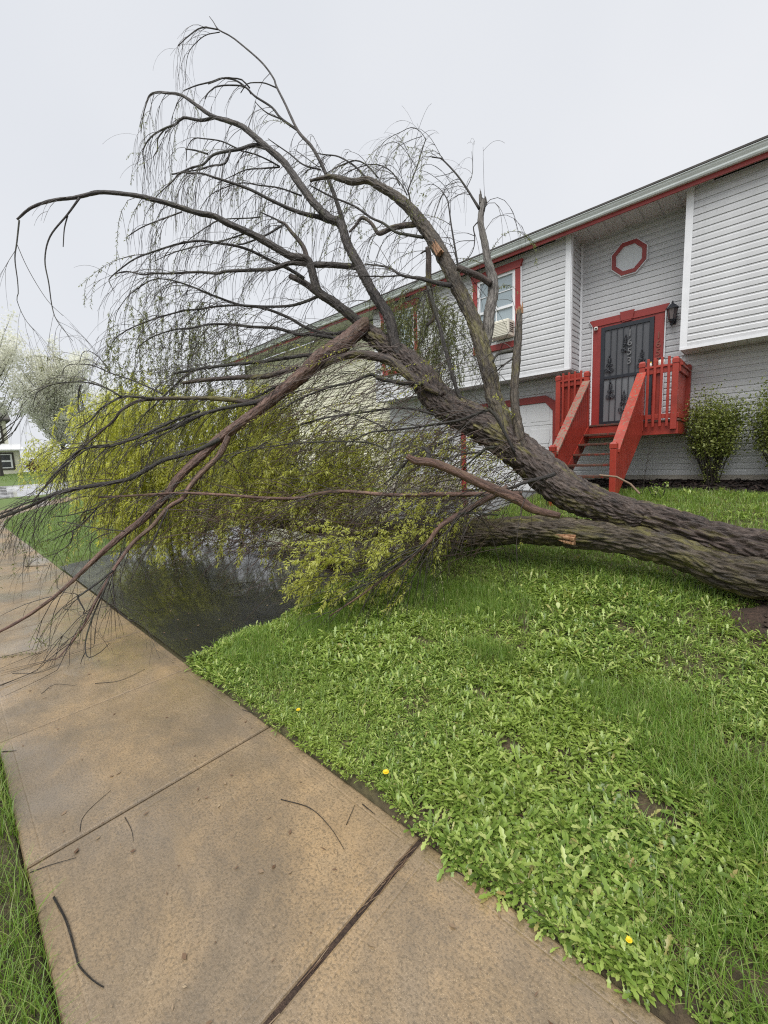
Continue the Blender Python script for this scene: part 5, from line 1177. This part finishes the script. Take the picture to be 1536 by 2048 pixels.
DAND = [(0, .12), (.18, .16), (.24, .46), (.29, .18), (.40, .22), (.46, .70), (.51, .28), (.60, .36), (.67, .95), (.73, .55), (.86, .72), (1, .05)]
SPAT = [(0, .12), (.3, .25), (.55, .8), (.75, 1.0), (.9, .75), (1, .15)]
ROUND = [(0, .3), (.3, .85), (.6, 1.0), (.85, .7), (1, .2)]
def lawn_z(x, y): return gz(x, y)+(vnoise(x, y, 3, 2.2)-.5)*.05+(vnoise(x, y, 4, 7)-.5)*.03
GP = [(-.50, 2.55, .36, .24), (-.2, 2.3, .32, .24), (.05, 2.1, .2, .2), (-2.3, 3.25, .85, .33), (-1.42, 2.58, .2, .09), (-2.95, 2.3, .3, .3), (.10, 1.50, .28, .26), (-3.2, 1.65, .25, .2)]
def grassw(x, y):
    w = np.clip((vnoise(x, y, 21, 1.3)-.80)*4, 0, .8)
    for cx, cy, rx, ry in GP: w = np.maximum(w, np.clip(1.7-np.hypot((x-cx)/rx, (y-cy)/ry)*1.25, 0, 1))
    return w
SO = [(.05, 3.98, .20, .26), (-1.05, 1.34, .11, .06), (-.95, 1.9, .12, .06), (-1.3, 2.2, .09, .05), (-.3, 1.95, .12, .07), (-2.0, 2.5, .13, .06), (.05, 1.5, .1, .08), (-1.9, 3.0, .10, .05), (-1.2, 3.1, .10, .05), (-.75, 3.4, .12, .06)]
def soilw(x, y):
    w = np.clip((vnoise(x, y, 33, 3.4)-.74)*7, 0, 1)*.6
    for cx, cy, rx, ry in SO: w = np.maximum(w, np.clip(1.8-np.hypot((x-cx)/rx, (y-cy)/ry)*1.3, 0, 1))
    return w
def pts_in(n, x0, x1, y0, y1): return RNG.uniform(x0, x1, n), RNG.uniform(y0, y1, n)
def weeds(n, x0, x1, y0, y1, scale=1.0, name='ground_cover_weeds', edge=False):
    x_, y_ = pts_in(n, x0, x1, y0, y1)
    keep = (RNG.random(n) > grassw(x_, y_)*.93) & (RNG.random(n) > soilw(x_, y_)) & (x_ > -3.50-.12*vnoise(x_*0, y_, 8, 3.))
    ye = 1.275+.06*(vnoise(x_, y_*0, 41, 2.5)-.5)+.03*(vnoise(x_, y_*0, 42, 9)-.5)
    keep &= y_ > (ye-.03 if edge else ye)
    x_, y_ = x_[keep], y_[keep]; n = len(x_)
    sz = scale*(.31+.37*vnoise(x_, y_, 12, 1.7))*np.clip(RNG.lognormal(-.05, .30, n), .5, 1.5); typ = RNG.random(n)+ (vnoise(x_, y_, 14, 1.2)-.5)*.5
    out = []; base = 0; CO = []; Q = []
    for (lo, hi, prof, nl, Lr, wr, pit, dro, zoff) in ((-9, .50, DAND, 9, (.065, .135), .115, (.2, 1.3), (.2, 1.4), (0, .02)), (.50, .66, SPAT, 8, (.045, .085), .17, (.3, 1.4), (.2, 1.3), (0, .025)), (.66, .84, SPAT, 14, (.02, .04), .25, (.2, 1.35), (.2, 1.2), (0, .04)), (.84, 9, ROUND, 14, (.014, .026), .46, (-.2, .6), (0, .6), (.012, .045))):
        s_ = (typ >= lo) & (typ < hi); m_ = int(s_.sum())
        if not m_: continue
        xx = np.repeat(x_[s_], nl); yy = np.repeat(y_[s_], nl); ss = np.repeat(sz[s_], nl); k_ = m_*nl
        yaw = RNG.uniform(0, 2*np.pi, k_); L = RNG.uniform(*Lr, k_)*ss
        rr = RNG.uniform(0, .012, k_)*ss if prof is not ROUND else RNG.uniform(.005, .05, k_)*ss
        xx = xx+np.cos(yaw)*rr; yy = yy+np.sin(yaw)*rr
        zz = lawn_z(xx, yy)+RNG.uniform(*zoff, k_)*ss+.004
        co, q = leaves3(np.stack([xx, yy, zz], 1), yaw+RNG.normal(0, .2, k_), RNG.uniform(*pit, k_), L, L*wr*RNG.uniform(.8, 1.25, k_), prof, RNG.uniform(*dro, k_))
        CO.append(co); Q.append(q+base); base += len(co)
    o = put(name, mesh_np(name, np.concatenate(CO), quads=np.concatenate(Q), smooth=True), M_WEED); return setp(o, kind='stuff')
weeds(21000, -3.6, 1.0, 1.26, 3.0)
weeds(7500, -3.5, 1.2, 3.0, 4.6, 1.2)
weeds(3000, -3.4, 1.6, 4.5, 9.1, 1.3)
weeds(900, -3.45, .5, 1.25, 1.36, .95, edge=True)      # the fringe creeping over the slab edge
def grass(n, x0, x1, y0, y1, H, Wd, mat, name, wf, zf=None, lean=.8):
    x_, y_ = pts_in(n, x0, x1, y0, y1); w = wf(x_, y_); keep = RNG.random(n) < w; x_, y_ = x_[keep], y_[keep]; n = len(x_)
    P = np.stack([x_, y_, (zf or lawn_z)(x_, y_)-.004], 1); hh = H*RNG.uniform(.5, 1.25, n)*(.7+.6*vnoise(x_, y_, 15, 2.0))
    return blades(name, P, hh, Wd*RNG.uniform(.7, 1.2, n), mat, lean)
edge_r = lambda x, y: (x > -3.5) & (y > 1.29)
grass(270000, -3.55, 1.4, 1.28, 4.4, .105, .0021, M_GRASS, 'grass', lambda x, y: (.09+.91*grassw(x, y))*(1-.8*soilw(x, y))*edge_r(x, y), lean=1.1)
grass(70000, -3.45, 1.8, 4.1, 9.1, .11, .003, M_GRASS, 'grass', lambda x, y: .25+.75*vnoise(x, y, 21, 1.)*edge_r(x, y), lean=.9)
grass(60000, -3.45, 1.2, -1.7, .06, .12, .0019, M_GRASS, 'verge_grass', lambda x, y: (1-.8*np.clip((vnoise(x, y, 33, 6)-.6)*5, 0, 1)), lambda x, y: gz(x, y)-.005, lean=1.1)
grass(95000, -26.3, -9.19, 1.29, 11, .065, .0045, M_LAWN, 'lawn_grass', lambda x, y: np.where(np.hypot(np.minimum(x+18.2, 0), np.where(x < -18.2, y-9.4, 0)) < 8.1, 1.0, 0.0)*np.clip(1.25-(-x-9)/22, .3, 1), gz, lean=.8)
grass(16000, -27.8, -9.4, -1.7, .04, .065, .004, M_LAWN, 'verge_grass', lambda x, y: np.ones_like(x), gz, lean=.8)
grass(14000, -58, -38.4, -25, 22, .10, .02, M_LAWN, 'lawn_grass', lambda x, y: np.ones_like(x), gz, lean=.7)
# bare earth where the root plate tore out
X_, Y_ = np.meshgrid(np.arange(-.36, 1.3, .05), np.arange(3.55, 4.5, .05)); d_ = np.hypot((X_-.25)/.55, (Y_-4.0)/.48)
Zs = lawn_z(X_, Y_)+np.clip(1-d_, -.35, 1)*.09+(vnoise(X_, Y_, 6, 9)-.5)*.05
n_ = X_.shape[1]; ii = (np.arange(X_.shape[0]-1)[:, None]*n_+np.arange(n_-1)[None, :]).ravel()
setp(put('bare_earth', mesh_np('bare_earth', np.stack([X_.ravel(), Y_.ravel(), Zs.ravel()], 1), quads=np.stack([ii, ii+1, ii+n_+1, ii+n_], 1), smooth=True), M_SOIL), kind='structure', label='torn brown earth beside the root end of the trunk')
cl = MB()
for i in range(330):
    px, py = random.uniform(-.42, .9), random.uniform(3.5, 4.4); r_ = random.choice((.008, .012, .02, .035))*random.uniform(.6, 1.2)
    d0_ = math.hypot((px-.25)/.55, (py-4.0)/.48); c = Vector((px, py, float(lawn_z(px, py))+max(-.35, 1-d0_)*.09+r_*.3))
    vs = [c+Vector((random.uniform(.5, 1)*a*r_, random.uniform(.5, 1)*b*r_, random.uniform(.4, .9)*e*r_)) for a, b, e in ((1, 0, 0), (0, 1, 0), (-1, 0, 0), (0, -1, 0), (0, 0, 1), (0, 0, -1))]
    cl.add(vs, [(0, 1, 4), (1, 2, 4), (2, 3, 4), (3, 0, 4), (1, 0, 5), (2, 1, 5), (3, 2, 5), (0, 3, 5)])
setp(cl.build('earth_clods', M_SOIL), kind='stuff')
strawbed('dead_stems', 2600, lambda: random.uniform(-3.3, .8), lambda: random.uniform(1.28, 3.6), (.02, .09), .012)
_u = [0]
def jy(): _u[0] = random.uniform(.06, 1.3); return _u[0]
ss_ = []
v = []; q = []
for i in range(26):
    y = random.uniform(.06, 1.28)**1.0; xx = jx(y)+random.uniform(-.012, .012); a = math.pi/2+random.gauss(0, .18); l = random.uniform(.03, .12); w = random.uniform(.0008, .0018)
    d = Vector((math.cos(a), math.sin(a), 0))*l; s_ = Vector((-math.sin(a), math.cos(a), 0))*w; c = Vector((xx, y, random.uniform(-.009, .003)))
    b = len(v); v += [c-d/2-s_, c-d/2+s_, c+d/2+s_, c+d/2-s_]; q.append((b, b+1, b+2, b+3))
setp(put('joint_straw', mesh_np('joint_straw', [tuple(a) for a in v], quads=q), M_STRAW), kind='stuff')

v = []; q = []
for i in range(900):
    if i < 420: px, py = random.uniform(-7, .2), random.uniform(.08, 1.25); zb = .002
    else: px, py = random.uniform(-9, -3.6), random.uniform(1.3, 4.2); zb = float(drv(px, py))-.002
    a = random.uniform(0, 6.28); l = random.choice((.003, .005, .008, .014))*random.uniform(.6, 1.3); w = l*random.uniform(.15, .6)
    d = Vector((math.cos(a), math.sin(a), random.uniform(-.1, .2)))*l; s_ = Vector((-math.sin(a), math.cos(a), random.uniform(-.2, .2)))*w; c = Vector((px, py, zb+.003))
    b = len(v); v += [c-d, c-s_, c+d, c+s_]; q.append((b, b+1, b+2, b+3))
setp(put('leaf_litter', mesh_np('leaf_litter', [tuple(a) for a in v], quads=q), M_STRAW), kind='stuff')

# dandelions
def dandelion(x, y, hgt, r, label):
    z_ = float(lawn_z(x, y)); t = thing('dandelion', label, 'flower', (x, y, z_), 'dandelions in bloom')
    m = MB(); m.tube([(x, y, z_), (x+.004, y-.004, z_+hgt*.6), (x, y-.008, z_+hgt)], .0016, 6); m.build('stem', M_WEED, t)
    m = MB()
    for ring_, (n_, rr, up) in enumerate(((16, r, .15), (12, r*.72, .5), (8, r*.4, 1.0))):
        for i in range(n_):
            a = 2*math.pi*i/n_+ring_*.3; c = Vector((x, y-.008, z_+hgt)); d = Vector((math.cos(a), math.sin(a)-.25, up)).normalized()*rr; s_ = Vector((-math.sin(a), math.cos(a), 0))*rr*.17
            m.add([c-s_*.5, c+s_*.5, c+d+s_, c+d-s_], [(0, 1, 2, 3)])
    m.build('petals', M_YEL, t); return t
dandelion(-1.34, 1.37, .055, .016, 'open yellow dandelion at the slab edge beside bare soil, largest of the three')
dandelion(-2.13, 1.40, .05, .014, 'yellow dandelion at the lawn edge by the farther slab joint')
dandelion(-.26, 1.375, .05, .011, 'small half-open dandelion among the weeds nearest the camera')

# broken twigs lying about
STICKS = [
 ([(-1.975, .115), (-1.827, .13), (-1.664, .13), (-1.621, .13), (-1.542, .15), (-1.489, .17)], .0065, 'thick bent twig with a forked tip on the slab nearest the grass verge'),
 ([(-2.183, .066), (-2.16, .129), (-2.116, .212)], .0032, 'short straight twig beside the slab joint at the verge edge'),
 ([(-2.262, .255), (-2.339, .279), (-2.388, .33), (-2.438, .422)], .0028, 'thin wavy twig just beyond the second slab joint'),
 ([(-1.702, .975), (-1.548, 1.038), (-1.391, 1.034), (-1.261, 1.004)], .0036, 'long curved twig on the tan stained slab near the weeds'),
 ([(-2.19, .42), (-2.088, .419), (-2.013, .406)], .0026, 'tiny dark twig in the middle of the slab past the bent twig'),
 ([(-3.31, .066), (-3.251, .127)], .0045, 'stubby twig at the left photo edge of the pavement'),
 ([(-3.813, .65), (-3.704, .794), (-3.747, .988)], .0036, 'curved twig below the tips of the bent limb near the driveway corner'),
 ([(-4.582, .23), (-4.413, .389), (-4.467, .533)], .0035, 'long thin twig left of the limb tips on the pavement'),
 ([(-3.966, .34), (-4.056, .435), (-3.904, .537)], .0030, 'arched twig on the pavement two slabs before the driveway corner'),
 ([(-1.344, 1.092), (-1.396, 1.195)], .0028, 'short twig pointing at the largest dandelion'),
 ([(-2.563, 1.232), (-2.429, 1.27)], .004, 'twig half under the weeds at the slab edge by the driveway'),
 ([(-1.37, 1.22), (-1.283, 1.218)], .0040, 'dark stub at the slab edge below the largest dandelion'),
 ([(-9.765, .874), (-9.482, 1.154)], .012, 'dark stick on the pavement beside the far driveway corner'),
 ([(-.476, 1.899), (-.399, 1.96), (-.339, 2.003)], .008, 'grey weathered stick lying on the weeds in the right of the lawn'),
 ([(-.161, 2.104), (-.144, 2.006)], .008, 'short black stick standing out of the weeds at the right'),
 ([(-.609, 1.601), (-.492, 1.615), (-.328, 1.688)], .005, 'thin dark stick in the weeds nearest the camera'),
 ([(-.339, 3.534), (-.184, 3.67), (-.081, 3.755)], .006, 'pale stick lying on the torn earth below the trunk'),
 ([(-.884, 1.234), (-.781, 1.25), (-.726, 1.29)], .0035, 'thin root-like twig at the end of the wide slab joint'),
]

def stick(pts, r, label, cat='twig', group='broken twigs on the ground', side=True):
    P = [Vector((p[0], p[1], (float(lawn_z(p[0], p[1]))+.02 if p[1] > 1.29 and p[0] > -3.4 else (float(gz(p[0], p[1]))+.014 if p[1] > 1.28 else .0))+r*1.0)) for p in pts]
    pts4 = [[p.x, p.y, p.z, r*(1-.55*i/(len(P)-1))] for i, p in enumerate(P)]
    Q = resample(pts4, .025)
    for q_ in Q: q_[2] += abs(mnoise.noise(Vector((q_[0]*9, q_[1]*9, 0))))*r*.6
    v, f, co = tube_geo([Vector(q_[:3]) for q_ in Q], [float(q_[3]) for q_ in Q], 7)
    o = Vector(P[0]); me = mesh_np('broken_twig', np.array(v)-np.array(o), faces=f, smooth=True, attrs={'barkco': co})
    ob = put('broken_twig', me, M_TWIG, None, o); return setp(ob, label, cat, group)
for (pts, r, lab) in STICKS: stick(pts, r*.62, lab)
tw = stick([(-6.2, 2.6), (-5.9, 2.45), (-5.72, 2.42)], .011, 'dark forked twig lying on the wet asphalt driveway', 'twig', None)
# wood chunk and litter under the crown
ch = MB(); ch.tube([(-4.62, 3.60, .27), (-4.50, 3.62, .29), (-4.40, 3.66, .28)], [.07, .09, .05], 9)
v = np.array(ch.v); o = put('wood_chunk', mesh_np('wood_chunk', v-np.array([-4.5, 3.6, .2]), faces=ch.f, attrs={'barkco': v}), M_WOOD, None, (-4.5, 3.6, .2)); setp(o, 'orange chunk of torn wood lying on the driveway under the leaves', 'wood')

# ------------------------------------------------------------------ shrubs and small plants
def shrub(name, x, y, z, hgt, rad_, label, mat, nst=38, nl=12000, lsz=.022, vase=True, group=None, cat='shrub', bark=M_TWIGF):
    t = thing(name, label, cat, (x, y, z), group)
    m = MB(); tips = []
    for i in range(nst):
        a = RNG.uniform(0, 2*np.pi); rr = math.sqrt(RNG.random()); hh = hgt*RNG.uniform(.72, 1.0)*(1-.18*rr)
        e = Vector((x+rad_*rr*math.cos(a), y+rad_*rr*math.sin(a)*.8, z+hh)); b = Vector((x+RNG.normal(0, .05), y+RNG.normal(0, .04), z-.05))
        c = b.lerp(e, .5)+Vector((rad_*rr*math.cos(a)*.22, rad_*rr*math.sin(a)*.2, 0))
        m.tube([b, b.lerp(c, .6), c, e], [.011, .008, .006, .002], 5); tips.append((b, c, e))
    m.build('stems', bark, t)
    P = []; D = []
    for i in range(nl):
        b, c, e = tips[RNG.integers(len(tips))]; s_ = RNG.random()**.62
        p = (b.lerp(c, s_*2) if s_ < .5 else c.lerp(e, s_*2-1))+Vector(RNG.normal(0, 1, 3))*(.045+.07*s_)*rad_/.5
        if (p.z-z)/hgt < .28 and RNG.random() < .8: continue
        P.append(p); D.append(RNG.normal(0, 1, 3)+np.array([0, 0, .3]))
    S_ = RNG.uniform(.7, 1.3, len(P))*lsz
    o = leaf_mesh('leaves', [tuple(p) for p in P], D, S_, mat, t, .55, np.array([x, y, z])); return t
shrub('vase_shrub', -.83, 9.62, 1.0, 1.80, .46, 'vase-shaped green shrub in the mulch just right of the porch', M_SHRUB, group='shrubs along the house wall')
shrub('vase_shrub', .12, 9.55, 1.0, 1.95, .52, 'taller green shrub in the mulch at the right edge of the photo', M_SHRUB, group='shrubs along the house wall')
shrub('young_bush', .34, 5.6, .62, .85, .26, 'leafy bright green bush behind the root end of the trunk', M_WEED, 14, 700, .03)
shrub('weed_tuft', -1.35, 8.2, .83, .30, .22, 'low weedy sapling behind the trunk in front of the mulch', M_WEED, 8, 160, .022)
def bare_sapling(x, y, z, hgt, label):
    t = thing('bare_sapling', label, 'sapling', (x, y, z)); m = MB()
    m.tube([(x, y, z-.03), (x+.03, y, z+hgt*.4), (x+.1, y, z+hgt)], [.007, .005, .002], 5)
    for i in range(5):
        s_ = .3+.14*i; q0 = Vector((x+.06*s_, y, z+hgt*s_)); a = RNG.uniform(-1, 1); m.tube([q0, q0+Vector((a*.12, RNG.uniform(-.1, .1), .1)), q0+Vector((a*.18, RNG.uniform(-.1, .1), .26))], [.004, .003, .001], 4)
    m.build('stem', M_TWIGF, t)
bare_sapling(-1.66, 8.4, .84, 1.0, 'thin bare sapling standing right of the stair railing')
bare_sapling(-2.72, 6.8, .75, 1.1, 'thin forked bare sapling in front of the left stair rail')
# hose-like dead vine over the trunk
m = MB(); m.tube([(-1.30, 4.62, 1.42), (-1.15, 4.66, 1.40), (-1.02, 4.64, 1.33), (-.93, 4.6, 1.24)], .010, 7); o = m.build('dead_vine', M_STRAW); setp(o, 'pale bare stick lying over the top of the trunk near the stairs', 'stick')

def conifer(x, y, z, hgt, r, label):
    t = thing('conical_evergreen', label, 'shrub', (x, y, z)); m = MB(); m.tube([(x, y, z-.05), (x, y, z+hgt*.9)], [.04, .01], 6); m.build('stem', M_TRUNKF, t)
    n = 5200; s_ = 1-np.sqrt(RNG.random(n)); a = RNG.uniform(0, 2*np.pi, n); rr = r*(1-s_)**.8*RNG.uniform(.72, 1.06, n)*(1+.15*np.sin(a*5+s_*9))
    P = np.stack([x+rr*np.cos(a), y+rr*np.sin(a), z+.05+s_*hgt], 1); D = np.stack([np.cos(a), np.sin(a), np.full(n, .9)], 1)+RNG.normal(0, .35, (n, 3))
    leaf_mesh('leaves', P, D, RNG.uniform(.02, .045, n), M_CONIF, t, .5, np.array([x, y, z]))
conifer(-11.35, 9.3, .72, 1.25, .5, 'conical evergreen bush in front of the cream siding')

# ------------------------------------------------------------------ across the street
far = thing('far_house', 'pale cream two-storey house across the street, dark framed windows', 'house', (-60, 1, 1.6))
m = MB(); m.box(-66, -59.6, -9, 6.3, 1.3, 4.35); m.build('lower_wall', M_HOUSE2, far)
m = MB(); m.box(-66, -60.6, -9, 5.6, 4.36, 7.4); m.build('upper_wall', M_HOUSE2, far)
m = MB(); m.prism_y([(-59.2, 4.2), (-59.2, 4.32), (-60.61, 4.98), (-60.61, 4.36)][::-1], -9.2, 6.6); m.build('porch_roof', M_WHITE, far)
m = MB(); m.prism_y([(-60.2, 7.41), (-60.2, 7.55), (-63.3, 9.4), (-66.4, 7.55), (-66.4, 7.41)][::-1], -9.4, 6.0); m.build('roof', M_SHING, far)
def farwin(x, y0, y1, z0, z1):
    w = thing('window', None, None, Vector((x, (y0+y1)/2, z0))-woff(far), parent=far)
    m = MB(); m.box(x+.001, x+.06, y0-.16, y0, z0-.16, z1+.16); m.box(x+.001, x+.06, y1, y1+.16, z0-.16, z1+.16); m.box(x+.001, x+.059, y0, y1, z1, z1+.16); m.box(x+.001, x+.059, y0, y1, z0-.16, z0); m.build('frame', M_DARKTRIM, w)
    m = MB(); m.box(x+.001, x+.05, y0+.001, y0+.14, z0, z1); m.box(x+.001, x+.05, y1-.14, y1-.001, z0, z1); zm = (z0+z1)/2; m.box(x+.001, x+.049, y0+.14, y1-.14, zm-.08, zm+.08); m.box(x+.001, x+.049, y0+.14, y1-.14, z1-.1, z1-.001); m.box(x+.001, x+.049, y0+.14, y1-.14, z0+.001, z0+.1); m.build('sash', M_WHITE, w)
    m = MB(); m.box(x+.001, x+.03, y0+.14, y1-.14, z0+.1, z1-.1); m.build('pane', M_GLASSD, w)
farwin(-59.6, 4.2, 5.6, 2.35, 3.85); farwin(-60.6, 3.6, 5.1, 5.2, 6.7); farwin(-59.6, .3, 1.7, 2.35, 3.85); farwin(-60.6, -.4, 1.2, 5.2, 6.7)
m = MB(); m.box(-59.595, -59.55, 2.6, 3.5, 1.75, 3.85); m.build('door', M_BRONZE, far)
far2 = thing('white_garage', 'white building across the street, glimpsed through the hanging branches', 'building', (-58, 13, 1.6))
m = MB(); m.box(-64, -57, 10.6, 19, 1.3, 3.3); m.build('wall', M_WHITE, far2)
m = MB(); m.prism_y([(-56.7, 3.3), (-56.7, 3.4), (-60.5, 4.5), (-64.3, 3.4), (-64.3, 3.3)][::-1], 10.3, 19.3); m.build('roof', M_SHING, far2)
m = MB(); m.box(-56.998, -56.93, 12.0, 14.6, 1.7, 3.0); m.build('door', M_GAR, far2)
shrub('dark_bush', -58.9, 6.9, 1.65, 1.7, .7, 'dark rounded evergreen bush at the corner of the far house', M_CONIF, 10, 900, .09)
shrub('red_bush', -57.5, 7.9, 1.6, 1.5, 1.5, 'dark red leaved bush beside the far house', M_REDLEAF, 12, 1500, .10)

def pear(x, y, z, hgt, cw, label, n, seed, trunk_r=.17, low=.26):
    rs = np.random.default_rng(seed); t = thing('flowering_pear_tree', label, 'tree', (x, y, z), 'white flowering trees across the street'); m = MB(); tips = []
    m.tube([(x, y, z-.1), (x+.05, y, z+hgt*.2), (x, y+.05, z+hgt*.42), (x+.05, y, z+hgt*.9)], [trunk_r, trunk_r*.85, trunk_r*.55, .03], 9)
    m.build('trunk', M_TRUNKF, t); m = MB()
    for i in range(64):
        s_ = rs.uniform(.2, .8); a = rs.uniform(0, 2*np.pi); p0 = Vector((x, y, z+hgt*s_)); L = cw*rs.uniform(.55, 1.0)*(1.05-.5*abs(s_-.4))
        p1 = p0+Vector((math.cos(a)*L*.5, math.sin(a)*L*.5, L*.45)); p2 = p0+Vector((math.cos(a)*L*.9, math.sin(a)*L*.9, L*1.15))
        m.tube([p0, p1, p2], [.055, .035, .012], 5); tips.append((p0, p1, p2))
    m.build('limbs', M_TRUNKF, t)
    P = []
    while len(P) < n:
        b, c, e = tips[rs.integers(len(tips))]; s_ = rs.uniform(.25, 1.12); p = (b.lerp(c, s_*2) if s_ < .5 else c.lerp(e, s_*2-1))
        for k_ in range(12):
            q_ = p+Vector(rs.normal(0, .27, 3)); hrel = (q_.z-z)/hgt
            if hrel > low: P.append(q_)
    D = rs.normal(0, 1, (len(P), 3)); leaf_mesh('blossom', [tuple(p) for p in P], D, rs.uniform(.07, .14, len(P)), M_BLOSS, t, .6, np.array([x, y, z])); return t
pear(-54.5, 9.2, 1.5, 12.0, 3.9, 'full white flowering tree standing right of the far house', 34000, 5)
pear(-52.0, 3.9, 1.45, 13.0, 4.0, 'white flowering tree at the left edge in front of the far house', 15000, 9, .26, .44)
pear(-62, 16, 1.6, 10.5, 3.6, 'white flowering tree behind the white garage, mostly hidden by the fallen crown', 9000, 12)
for o in list(S.objects):
    if o.type == 'MESH' and o.name.startswith('broken_twig'): pass
